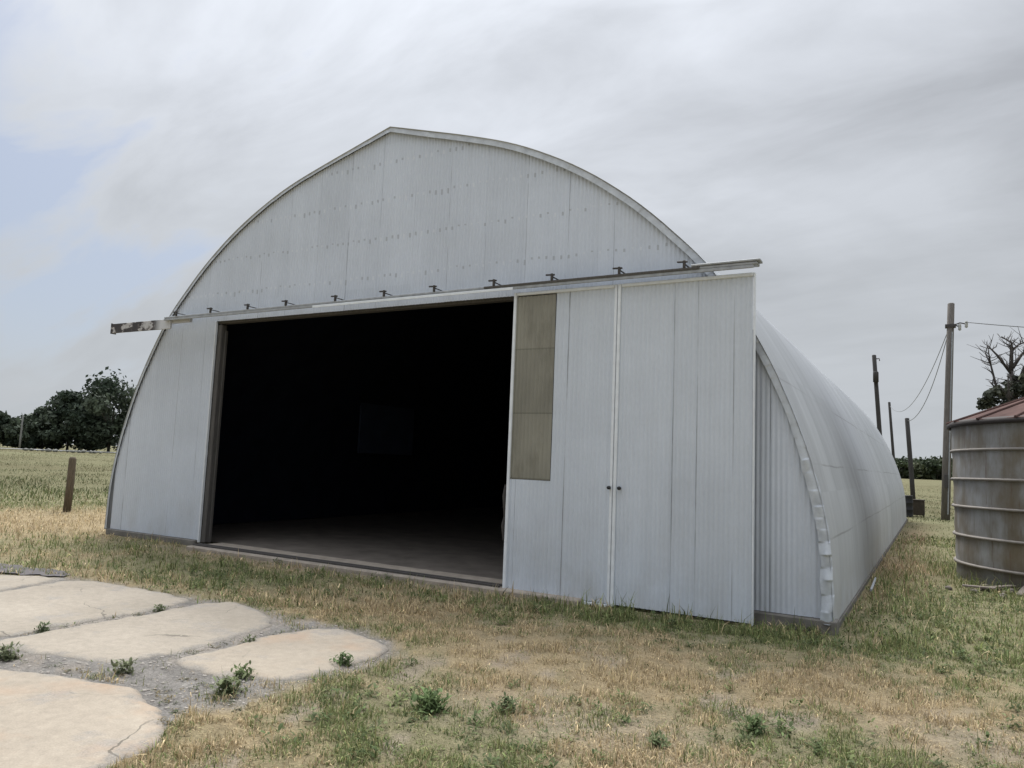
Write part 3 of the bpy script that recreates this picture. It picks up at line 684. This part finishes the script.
# leafy weeds: rosettes of curved leaf strips
def weed_geo(size, n, col, upright=.95):
    V = []; F = []; C = []
    for i in range(n):
        a = random.random() * 6.28; L = size * random.uniform(.45, 1.1); w = L * random.uniform(.10, .2); e = random.uniform(.15, 1.35) * upright + .25
        L *= .5; w *= .5; pos = Vector((random.gauss(0, size * .3), random.gauss(0, size * .3), random.random() ** 1.5 * size * .75 * upright)); d = Vector((math.cos(a), math.sin(a), 0)); s = Vector((-d.y, d.x, 0))
        b = len(V); cc = np.array(col) * random.lognormvariate(0, .25)
        for t, ww in ((0, .35), (.35, 1), (.7, .8), (1, .08)):
            el = e - 1.3 * t * t * .7; p = pos + d * L * t * math.cos(e * .8) + Vector((0, 0, 1)) * L * (t * math.sin(e) - .55 * t * t * (1 - .3 * upright))
            p.z = max(p.z, .002)
            V += [tuple(p - s * w * ww), tuple(p + s * w * ww)]; C += [cc, cc]
        for k in range(3): F.append((b + 2 * k, b + 2 * k + 1, b + 2 * k + 3, b + 2 * k + 2))
    return np.array(V), np.array(F), np.clip(np.array(C), 0, 1)
WEEDS = [((-2.86, 4.12), .17, 70, (.06, .105, .032), 'bushy dark green weed in the foreground grass, largest of the weeds there'),
 ((-2.46, 4.42), .12, 46, (.07, .10, .045), 'grey-green weed clump on bare soil in the foreground'),
 ((-1.44, 4.42), .10, 36, (.06, .085, .035), 'small dark weed on pinkish bare soil near the bottom edge'),
 ((-1.0, 4.98), .13, 50, (.06, .10, .035), 'upright green weed in dry straw grass toward the right foreground'),
 ((-3.97, 4.52), .12, 46, (.05, .09, .03), 'low dark green weed at the edge of the small rounded slab'),
 ((-5.02, 3.42), .13, 42, (.10, .11, .065), 'grey-green weed growing in the gap above the nearest slab'),
 ((-4.1, 3.55), .15, 56, (.10, .12, .06), 'sprawling grey-green weed right of the nearest slab in broken concrete'),
 ((-6.0, 3.12), .14, 40, (.085, .10, .055), 'thin weed in the gap along the top edge of the nearest slab'),
 ((-5.02, 4.55), .08, 30, (.06, .08, .03), 'tiny weed tuft in the joint beside the small rounded slab'),
 ((-6.66, 4.85), .09, 34, (.06, .08, .035), 'weed tuft in the joint between the wide slab and middle slab'),
 ((-6.66, 3.75), .10, 30, (.06, .085, .04), 'small weed standing at the near end of the slab joint'),
 ((-4.3, 3.85), .12, 40, (.06, .09, .03), 'green weed at the bottom corner of the small rounded slab')]
for (x, y), sz, n, c, lab in WEEDS:
    v, f, cc = weed_geo(sz * .92, int(n * 4), np.array(c) * .9 + np.array([.06, .065, .035]))
    tag(mobj('weed', v, f, BLADEM, None, True, cc, (x, y, float(gz(x, y)) - .004)), lab, 'weed', 'leafy weeds')
V = []; F = []; C = []; b = 0
cand = [(random.uniform(-9, 2.5), random.uniform(3, 13)) for _ in range(5200)]
for x, y in cand:
    xa, ya = np.array([x]), np.array([y]); g = masks(xa, ya)[0][0]
    if random.random() > (g - .15) * .9 or blocked(xa, ya)[0] or any(inside(xa, ya, q)[0] for q in P.values()) or inside(xa, ya, G)[0]: continue
    v, f, cc = weed_geo(random.uniform(.04, .13), random.randint(10, 26), random.choice([(.09, .12, .048), (.15, .175, .07), (.10, .12, .055)]), .8)
    v = v + np.array([x, y, float(gz(x, y)) - .004]); V.append(v); F.append(f + b); C.append(cc); b += len(v)
for k in range(150):                                                 # weeds in the joints and gaps of the pad
    p = random.choice([((-6.66, 3.6), (-6.66, 5.4)), ((-5.15, 3.9), (-5.0, 5.3)), ((-6.4, 3.1), (-4.6, 3.35)), ((-4.5, 3.35), (-3.7, 2.9)), ((-9.6, 4.3), (-8.8, 4.34)), ((-4.6, 3.6), (-3.8, 3.4))])
    t = random.random(); x = p[0][0] + t * (p[1][0] - p[0][0]) + random.gauss(0, .04); y = p[0][1] + t * (p[1][1] - p[0][1]) + random.gauss(0, .04)
    v, f, cc = weed_geo(random.uniform(.03, .08), random.randint(6, 14), random.choice([(.09, .095, .05), (.16, .13, .07), (.07, .085, .04)]), .5)
    v = v + np.array([x, y, -.012]); V.append(v); F.append(f + b); C.append(cc); b += len(v)
tag(mobj('weeds', np.concatenate(V), np.concatenate(F), BLADEM, None, True, np.concatenate(C)), kind='stuff')

# ------------------------------------------------------------------ grain bin
bin_ = empty('grain_bin', (TX, TY, -.06), 'round rusty steel grain bin with hoop rings and a red cone roof', 'grain bin', None, (0, rad(-.9), 0))
H = 2.62
n = 96
pr = [(TR, 0)]
for k in range(6): pr += [(TR + .008, .05 + k * .43), (TR - .006, .28 + k * .43)]
pr += [(TR, H)]
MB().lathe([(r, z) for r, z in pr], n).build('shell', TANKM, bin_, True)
for z in (.33, .78, 1.25, 1.70, 2.17):
    MB().lathe([(TR + .002, z - .02), (TR + .034, z - .018), (TR + .04, z + .004), (TR + .024, z + .022), (TR + .002, z + .024)], n).build('hoop_ring', RINGM, bin_, True)
MB().lathe([(TR + .03, H - .055), (TR + .06, H - .06), (TR + .065, H + .012), (TR + .0, H + .05)], n).build('eave', DRIP, bin_, True)
rf = MB(); NP = 20
for k in range(NP):
    a0, a1 = 2 * math.pi * k / NP, 2 * math.pi * (k + 1) / NP
    R1, z1, R2, z2 = TR + .07, H + .022, .3, H + .70
    q = [(R1 * math.cos(a0), R1 * math.sin(a0), z1), (R1 * math.cos(a1), R1 * math.sin(a1), z1), (R2 * math.cos(a1), R2 * math.sin(a1), z2), (R2 * math.cos(a0), R2 * math.sin(a0), z2)]
    rf.add(q, [(0, 1, 2, 3)]); rf.tube([(q[0][0], q[0][1], q[0][2] + .01), (q[3][0], q[3][1], q[3][2] + .01)], .022, 6)
rf.build('cone_roof', TROOF, bin_)
MB().lathe([(.34, H + .68), (.34, H + .79), (.3, H + .82), (.001, H + .87)], 24).build('roof_cap', DRIP, bin_, True)
MB().lathe([(TR + .001, -.25), (TR + .06, -.24), (TR + .06, .02), (TR + .001, .03)], n).build('base_ring', FOUND, bin_)

# rubble and boards at the foot of the bin
def rub(n): return [(random.gauss(.95, .28), random.gauss(13.5, .32)) for _ in range(n)]
pts = [p for p in rub(60) if math.hypot(p[0] - TX, p[1] - TY) > TR + .05][:26]
for i, p in enumerate(pts):
    s = random.uniform(.03, .085); o = stones(1, lambda k: [(0, 0)], 'rubble_stone', RUBBLE, s, s * 1.3, lambda x, y: 0); o.location = (p[0], p[1], float(gz(*p)) + .01)
    tag(o, 'small lump of rubble heaped at the foot of the rusty grain bin', 'rubble', 'rubble at the grain bin')
for (x, y, a, tl, L, lab) in ((.80, 13.45, .5, .12, .5, 'pale weathered board leaning on the rubble by the grain bin'), (.55, 13.25, -.1, .02, .42, 'pale short board lying flat in grass before the rubble'), (1.1, 13.3, 1.2, .25, .4, 'grey-pink broken board sticking up from the rubble')):
    q = MB(); q.box(-L / 2, L / 2, -.045, .045, -.012, .012, bev=.003); o = q.build('board', BOARDP); o.location = (x, y, float(gz(x, y)) + .07); o.rotation_euler = (0, -tl, a); tag(o, lab, 'board')
q = MB(); q.tube([(0, -.7, 0), (.0, 0, .012), (-.01, .7, .0)], .017, 8); o = q.build('metal_pipe', RAILM); o.location = (-.80, 12.4, .02); o.rotation_euler = (0, 0, rad(.8)); tag(o, 'thin pale pipe lying along the foot of the hangar roof', 'pipe')

# ------------------------------------------------------------------ fence posts, box, drum
def post(x, y, h, r, lean, lab):
    q = MB(); q.tube([(0, 0, -.2), (lean * .5, .01, h * .5), (lean, 0, h - .05), (lean, 0, h)], [r * 1.06, r, r * .95, r * .72], 10)
    o = q.build('fence_post', POSTW, None, True); o.location = (x, y, float(gz(x, y))); return tag(o, lab, 'fence post')
post(-18.02, 10.42, 1.30, .085, .03, 'lone weathered timber fence post in the field left of the hangar')
post(-17.45, 11.1, .5, .04, .02, 'short thin post stub beside the left edge of the hangar')
bx = empty('metal_box', (-.66, 36.2, float(gz(-.66, 36.2))), 'dark brown rusty box on the ground past the hangar end', 'box')
q = MB(); q.box(-.29, .29, -.25, .25, .06, .66, bev=.02); q.build('body', BOXM, bx)
q = MB(); q.box(-.31, .31, -.27, .27, .665, .71, bev=.01); q.build('lid', BOXM, bx)
for sx in (-.24, .24):
    for sy in (-.2, .2): q = MB(); q.box(sx - .03, sx + .03, sy - .03, sy + .03, -.03, .058); q.build('foot', BOXM, bx)
dr = empty('drum', (-.98, 35.2, float(gz(-.98, 35.2))), 'black drum standing between the hangar end and brown box', 'drum')
MB().lathe([(.001, 0), (.2, 0), (.21, .02), (.2, .04), (.2, .28), (.213, .3), (.2, .32), (.2, .56), (.213, .58), (.2, .6), (.2, .84), (.21, .86), (.2, .88), (.18, .86), (.001, .86)], 24).build('body', BLACK, dr, True)
MB().lathe([(.001, .868), (.03, .868), (.03, .89), (.001, .892)], 10, (.1, .05, 0)).build('bung', STEELD, dr)

# ------------------------------------------------------------------ utility poles and lines
def pole(base, top, r0, r1, mat, lab, fit):
    b = Vector(base); t = Vector(top) - b; e = empty('utility_pole', b, lab, 'utility pole', 'utility poles')
    MB().tube([(0, 0, -.4), t * .33, t * .66, t - Vector((0, 0, .03)), t], [r0, r0 * .67 + r1 * .33, r0 * .33 + r1 * .67, r1, r1 * .7], 14).build('pole', mat, e, True)
    L = t.length; d = t.normalized()
    if fit == 'big':
        p = t - d * .95
        q = MB(); q.box(-.19, .19, -.17, .17, -.06, .06); q.v = [tuple(Vector(v) + p) for v in q.v]; q.build('collar', STEELD, e)
        for k, (dx, dz) in enumerate(((.32, -.05), (.55, .05))):
            q = MB(); a = p + Vector((dx, -.05, dz)); q.tube([p + Vector((.1, -.05, .02)), p + Vector((dx * .6, -.05, dz + .06)), a], .025, 6)
            q.build('bracket', STEELD, e)
            q = MB(); q.lathe([(.02, .12), (.06, .1), (.05, .04), (.065, 0), (.05, -.05), (.06, -.12), (.02, -.16)], 10, a); q.build('insulator', POLEP, e, True)
        q = MB(); q.box(-.07, .07, -.24, -.165, -.3, .22); q.v = [tuple(Vector(v) + d * 1.55) for v in q.v]; q.build('meter_box', STEELD, e)
        q = MB(); q.tube([d * .2 + Vector((.09, -.15, 0)), d * (L - 1.2) + Vector((.07, -.125, 0))], .022, 6); q.build('conduit', RAILM, e)
    if fit == 'transformer':
        p = t - d * 1.35
        q = MB(); q.lathe([(.001, -.3), (.15, -.28), (.15, .28), (.12, .33), (.001, .35)], 14, p + Vector((.02, -.2, 0))); q.build('transformer', POLED, e, True)
        q = MB(); q.tube([t - d * .25, t - d * .25 + Vector((.26, -.05, .02)), t - d * .25 + Vector((.28, -.05, -.12))], .03, 6); q.build('bracket', STEELD, e)
    return e
pole((.35, 34.64, 0), (.71, 34.6, 8.73),   .165, .125, POLEW, 'tall thick grey utility pole standing closest, just left of the bin', 'big')
pole((-2.48, 47.9, 0), (-2.96, 47.9, 8.66), .13, .115, POLED, 'dark utility pole with a transformer rising behind the hangar roof', 'transformer')
pole((-2.75, 70, .0), (-3.2, 69.9, 7.85), .13, .10, POLED, 'thin bare far utility pole rising second along the hangar roof', None)
pole((-.95, 45, 0), (-1.22, 45, 4.76), .12, .11, POLED, 'short dark utility pole standing at the far end of the hangar', None)
e = pole((-111.5, 57.0, .48), (-111.5, 57.0, 5.3), .13, .10, POLEF, 'pale distant utility pole before the dark grove at left', None)
def wire(a, b, sag, lab, r=.011):
    a, b = Vector(a), Vector(b); pts = []
    for i in range(25):
        t = i / 24; p = a.lerp(b, t); p.z -= sag * 4 * t * (1 - t); pts.append(p - a)
    o = MB().tube(pts, r, 6).build('power_line', WIREM, None, True); o.location = a; tag(o, lab, 'power line', 'power lines')
wire((1.18, 34.5, 7.9), (16, 33, 7.0), .5, 'power line running from the thick pole out over the grain bin', .016)
wire((.6, 34.6, 7.55), (-1.2, 45, 4.6), .9, 'sagging power line from the thick pole to the short dark pole', .014)
wire((.62, 34.6, 7.7), (-3.15, 69.9, 7.5), 1.6, 'power line sagging from the thick pole to the thin far pole', .014)

# ------------------------------------------------------------------ trees
def leaves(lobes, n, size, cols, shell=.55):
    L = np.array(lobes); wts = (L[:, 3] * L[:, 4]) ; wts = wts / wts.sum(); idx = RNG.choice(len(L), n, p=wts)
    d = RNG.normal(size=(n, 3)); d /= np.linalg.norm(d, axis=1)[:, None]; rr = (shell + (1 - shell) * RNG.random(n)) * (1 + .12 * RNG.normal(size=n))
    c = L[idx, :3] + d * rr[:, None] * L[idx][:, [3, 3, 4]]
    nrm = d + RNG.normal(0, .6, (n, 3)); nrm /= np.linalg.norm(nrm, axis=1)[:, None]
    t = np.cross(nrm, RNG.normal(size=(n, 3))); t /= np.linalg.norm(t, axis=1)[:, None]; b = np.cross(nrm, t)
    s = size * RNG.lognormal(0, .35, n)[:, None]
    V = np.stack([c - t * s, c + b * s * .55, c + t * s, c - b * s * .55], 1).reshape(-1, 3); F = np.arange(4 * n).reshape(-1, 4)
    lc = np.array(cols)[RNG.integers(0, len(cols), len(L))][idx] * RNG.lognormal(0, .25, n)[:, None]
    return V, F, np.repeat(lc, 4, 0)
def tree(x, y, h, w, lab, group, n=3500, leaf=.32, cols=((.035, .05, .026), (.028, .042, .022), (.045, .058, .03)), trunk=.18, low=.12, nl=16, name='tree'):
    e = empty(name, (x, y, float(gz(x, y))), lab, 'tree', group); lob = []
    for i in range(nl):
        t = (i + .5) / nl; z = h * (low + .12 + (.86 - low - .12) * t) ; R = w * .5 * math.sqrt(max(.05, 1 - ((t - .38) / .68) ** 2))
        a = i * 2.4 + random.random(); q = R * random.uniform(.35, .78); lr = w * random.uniform(.15, .25)
        lob.append((q * math.cos(a), q * math.sin(a), z, lr, lr * random.uniform(.6, .85)))
    v, f, c = leaves(lob, n, leaf, cols, .35); m = v[:, 2] > .1
    mobj('crown', v, f, LEAFM, e, False, c)
    q = MB(); q.tube([(0, 0, -.2), (.05 * w * .3, 0, h * .3), (0, .03 * w, h * .6)], [trunk * h * .12, trunk * h * .08, .04], 8)
    for l in lob[::2]: q.tube([(0, 0, h * .25), (l[0] * .5, l[1] * .5, (h * .25 + l[2]) / 2 + .1), (l[0], l[1], l[2])], [.05 * h * .15, .03 * h * .12, .02], 6)
    q.build('trunk', BARK, e, True); return e
def at(az, d): return d * math.sin(rad(az)), d * math.cos(rad(az))
GR = 'trees of the grove left of the hangar'
for az, d, h, w, lab in ((-57.9, 128, 11.4, 13.5, 'broad dark tree, tallest crown of the grove against the hangar'), (-60.3, 131, 9.6, 9.5, 'round dark tree on the left shoulder of the tallest grove tree'),
    (-61.7, 133, 6.6, 6, 'medium dark tree in the middle of the left grove'), (-62.9, 130, 4.6, 4.6, 'low dark tree behind the pale distant pole'), (-64.0, 132, 5.6, 3.4, 'small dark tree at the left end of the grove'),
    (-54.6, 130, 10, 10, 'dark grove tree hidden mostly behind the hangar'), (-66.0, 134, 5.5, 7, 'low dark tree beyond the left end of the grove'), (-59.0, 136, 7.5, 9, 'dark tree filling the gap behind the tallest grove tree'), (-62.4, 140, 4.6, 8, 'low tree filling the back of the grove')):
    if az > -56 : continue
    x, y = at(az, d); tree(x, y, h, w, lab, GR, 7000, .28, low=.0, cols=((.04, .056, .038), (.055, .071, .047), (.064, .08, .054)))
GR2 = 'trees of the far treeline behind the hangar'
k = 0
labs = ['round green tree', 'low bushy tree', 'olive green tree', 'slightly taller tree', 'flat-topped tree', 'dense green tree', 'small dark tree', 'wide green tree', 'pale green tree', 'short tree', 'dark olive tree', 'leafy tree']
for i, az in enumerate((-3.4, -2.6, -1.9, -1.35, -.85, -.35, .15, .6, 1.1, 2.2, 3.6, 5.2)):
    d = 196 + random.uniform(-8, 12); x, y = at(az, d); h = random.uniform(4.0, 5.2)
    pl = 'beyond the hangar roof' if az < -1.5 else ('in the gap between hangar and thick pole' if az < .8 else 'behind the thick pole and bin')
    tree(x, y, h, 7 + random.random() * 3, f'{labs[i]} of the far treeline {pl}', GR2, 1100, .42, low=-.05, nl=9, cols=((.05, .065, .035), (.04, .055, .03), (.06, .07, .035)))
# half-dead tree behind the bin: bare grey limbs above, leaves below
e = empty('half_dead_tree', (2.45, 27, float(gz(2.45, 27))), 'half-dead tree with bare grey limbs above leaves behind the bin', 'tree')
q = MB(); TIPS = []
def limb(p, d, L, r, lv):
    pts = [p]; rs = [r]
    for k in range(4):
        d = (d + Vector((random.gauss(0, .16), random.gauss(0, .16), random.gauss(.03, .1)))).normalized(); p = p + d * L / 4; pts.append(p); rs.append(r * (1 - .17 * (k + 1)))
    q.tube(pts, rs, 6); TIPS.append(p)
    if lv < 3:
        for k in range(random.choice((2, 3, 3))):
            j = random.choice((2, 3, 4)); a = random.random() * 6.28; nd = (d + .75 * Vector((math.cos(a), math.sin(a), random.uniform(-.1, .4)))).normalized(); limb(pts[j], nd, L * random.uniform(.5, .78), rs[j] * .7, lv + 1)
random.seed(23)
def bough(pts, r0, r1):
    P3 = [Vector((x - 2.45, dy, z)) for (x, z), dy in pts]
    P3 = [p + Vector((random.gauss(0, .02), 0, 0)) for p in P3]; n = len(P3); q.tube(P3, [.8 * r0 + (.7 * r1 - .8 * r0) * i / (n - 1) for i in range(n)], 7)
    for i in range(1, n):                                            # short broken twigs
        for _ in range(6):
            a = P3[i - 1].lerp(P3[i], random.random()); d = Vector((random.gauss(0, 1), random.gauss(0, 1), random.uniform(.1, 1))).normalized(); L = random.uniform(.12, .5)
            m_ = a + d * L * .5; q.tube([a, m_, a + d * L + Vector((random.gauss(0, .05), 0, .05))], [.014, .010, .005], 5); q.tube([m_, m_ + (d + Vector((random.gauss(0, .6), 0, .4))) * L * .4], [.008, .004], 4)
bough([((2.3, -.2), 0), ((2.25, 1.5), .02), ((2.2, 2.83), 0), ((2.18, 4.25), .05), ((2.1, 5.02), 0)], .2, .085)
for pts, r0 in (([((2.1, 4.9), 0), ((1.75, 5.47), -.2), ((1.49, 5.77), -.3)], .06), ([((2.15, 3.9), 0), ((2.0, 4.25), .1), ((1.71, 4.59), .2), ((1.58, 5.23), .2), ((1.44, 5.6), .25)], .075),
    ([((2.1, 5.0), 0), ((2.11, 5.55), .1), ((2.14, 5.89), .15), ((1.88, 6.09), .1)], .085), ([((2.14, 5.1), 0), ((2.42, 5.54), .3), ((2.58, 5.67), .5), ((2.8, 6.1), .6)], .07), ([((2.13, 5.64), .1), ((2.27, 5.83), .3), ((2.51, 5.96), .5)], .05),
    ([((2.18, 4.2), 0), ((2.41, 5.06), -.2), ((2.62, 5.53), -.4), ((3.0, 6.2), -.5)], .085), ([((1.72, 4.45), .2), ((1.53, 4.72), .3)], .04), ([((1.6, 5.2), .2), ((1.51, 5.67), .1)], .035), ([((2.2, 3.4), 0), ((2.9, 4.3), .3), ((3.3, 5.4), .5), ((3.4, 5.9), .5)], .1),
    ([((2.2, 3.2), 0), ((2.3, 3.9), .7), ((2.2, 4.9), 1.1), ((2.1, 5.4), 1.3)], .08), ([((2.2, 3.3), 0), ((2.0, 4.0), -.7), ((1.95, 4.8), -1.0)], .08)): bough(pts, r0, .022)
q.build('trunk', DEADW, e, True)
lob = []
while len(lob) < 80:
    a, z = random.uniform(-1.15, 1.0), random.uniform(3.3, 5.0)
    if z < 4.93 + .58 * a + random.uniform(-.12, .12): t = random.uniform(.13, .27); lob.append((a, random.uniform(-.7, .7), z, t, t * .85))
v, f, c = leaves(lob, 12000, .055, ((.055, .06, .04), (.075, .08, .052), (.04, .046, .032)), .15); mobj('crown', v, f, LEAFM, e, False, c)

# far road and the row of pale rocks along it
RA, RB = at(-70, 116), at(-50, 122)
d = Vector((RB[0] - RA[0], RB[1] - RA[1], 0)).normalized(); nn = Vector((-d.y, d.x, 0)) * 2.6; v = []; fs = []
for i in range(21):
    p = Vector((RA[0], RA[1], 0)).lerp(Vector((RB[0], RB[1], 0)), i / 20)
    for s in (-1, 1): w = p + nn * s; v.append((w.x, w.y, float(gz(w.x, w.y)) + .12))
for i in range(20): fs.append((2 * i, 2 * i + 1, 2 * i + 3, 2 * i + 2))
tag(mobj('road', v, fs, ROADM), kind='structure')
random.seed(5)
for i in range(14):
    x, y = at(-62.6 + .33 * i + random.uniform(-.08, .08), 108 + random.uniform(-1, 1)); s = random.uniform(.2, .42)
    o = stones(1, lambda k: [(0, 0)], 'boulder', STONEM, s, s * 1.1, lambda x, y: 0); o.location = (x, y, float(gz(x, y)) + .1); tag(o, 'pale grey rock in the row along the far edge of the left field', 'rock', 'row of pale rocks')

# ------------------------------------------------------------------ light, sky
SUN_AZ, SUN_EL = rad(-41), rad(56)
sd = Vector((math.sin(SUN_AZ) * math.cos(SUN_EL), math.cos(SUN_AZ) * math.cos(SUN_EL), math.sin(SUN_EL)))
L = bpy.data.lights.new('sun', 'SUN'); L.energy = 1.8; L.angle = rad(20); L.color = (1, .97, .92)
so = bpy.data.objects.new('sun', L); COL.objects.link(so); so.rotation_euler = sd.to_track_quat('Z', 'Y').to_euler(); so.location = (0, 0, 30)
W = bpy.data.worlds.new('World'); S.world = W; W.use_nodes = True; t = W.node_tree; t.nodes.clear()
class WN(NT):
    def __init__(s): s.t = t; s.pos = s.n('ShaderNodeTexCoord').outputs['Generated']
w = WN()
sky = w.n('ShaderNodeTexSky'); sky.sky_type = 'NISHITA'; sky.sun_disc = False; sky.sun_elevation = SUN_EL; sky.sun_rotation = SUN_AZ; sky.air_density = 1.2; sky.dust_density = 2.0
X, Y, Z = w.xyz()
den = w.math('ADD', w.math('MAXIMUM', Z, 0.), .38)
cp = w.comb(w.math('DIVIDE', X, den), w.math('DIVIDE', Y, den), 0.)
# large soft sheets of stratus, streaked
n1 = w.noise(1.1, 5, .5, w.mapv((.9, 1.4, 1), (2.3, .4, 0), cp), .4)
n2 = w.noise(2.9, 6, .58, w.mapv((.7, 1.7, 1), (9.4, 3.1, 3), cp), .4)
cl = w.math('ADD', w.math('MULTIPLY', n1, .6), w.math('MULTIPLY', n2, .4))
# thinner cover low on the left
left = w.mr(w.math('ADD', w.math('MULTIPLY', X, -.9), w.math('MULTIPLY', Y, -.1)), .45, .8)
thin = w.math('MULTIPLY', w.math('MULTIPLY', w.mr(X, -.3, -.62), .7), w.mr(w.math('ADD', w.math('ADD', w.math('MULTIPLY', n1, .45), w.math('MULTIPLY', n2, .55)), w.math('MULTIPLY', left, -.05)), 0.445, .36))
dot = w.n('ShaderNodeVectorMath', operation='DOT_PRODUCT'); w.put(dot.inputs[0], w.pos); dot.inputs[1].default_value = sd
glow = w.math('POWER', w.math('MAXIMUM', dot.outputs['Value'], 0.), 5)
dens = w.mr(cl, .4, .6, 1.2, .82)
bright = w.math('MULTIPLY', dens, w.math('ADD', w.math('ADD', 2.36, w.math('MULTIPLY', glow, 3.4)), w.math('MULTIPLY', w.mr(Z, .54, .9), 8.5)))
cc = w.mix(1, (.942, .99, 1.075), w.comb(bright, bright, bright), 'MULTIPLY')
warm = w.mr(Z, .02, .42, 1, 0)
cc = w.mix(w.math('MULTIPLY', warm, .72), cc, (2.62, 2.78, 2.9))
blue = w.mix(.75, sky.outputs[0], (1.4, 1.65, 2.35))
fin = w.mix(thin, cc, blue)
bg = w.n('ShaderNodeBackground'); w.put(bg.inputs[0], fin); bg.inputs[1].default_value = .1
wo = w.n('ShaderNodeOutputWorld'); t.links.new(bg.outputs[0], wo.inputs[0])

# ------------------------------------------------------------------ camera
R = [[0.8700461086613096, 0.4913156215756112, 0.040357512300482436], [-0.01592993678536054, 0.10984371109746677, -0.9938212093965145], [-0.4927129041514208, 0.8640273833207528, 0.10339572019462767]]
cam = bpy.data.cameras.new('camera'); co = bpy.data.objects.new('camera', cam); COL.objects.link(co)
rx, dn, fw = (Vector(r) for r in R)
m = Matrix((( rx.x, -dn.x, -fw.x, 0), (rx.y, -dn.y, -fw.y, 0), (rx.z, -dn.z, -fw.z, 1.6), (0, 0, 0, 1)))
co.matrix_world = m; cam.sensor_width = 36; cam.lens = 742.5678 / 1024 * 36; cam.clip_end = 3000; cam.clip_start = .05
S.camera = co
S.view_settings.view_transform = 'Standard'; S.view_settings.look = 'None'; S.view_settings.exposure = 1.0; S.view_settings.gamma = 1
try: S.cycles.max_bounces = 6
except Exception: pass
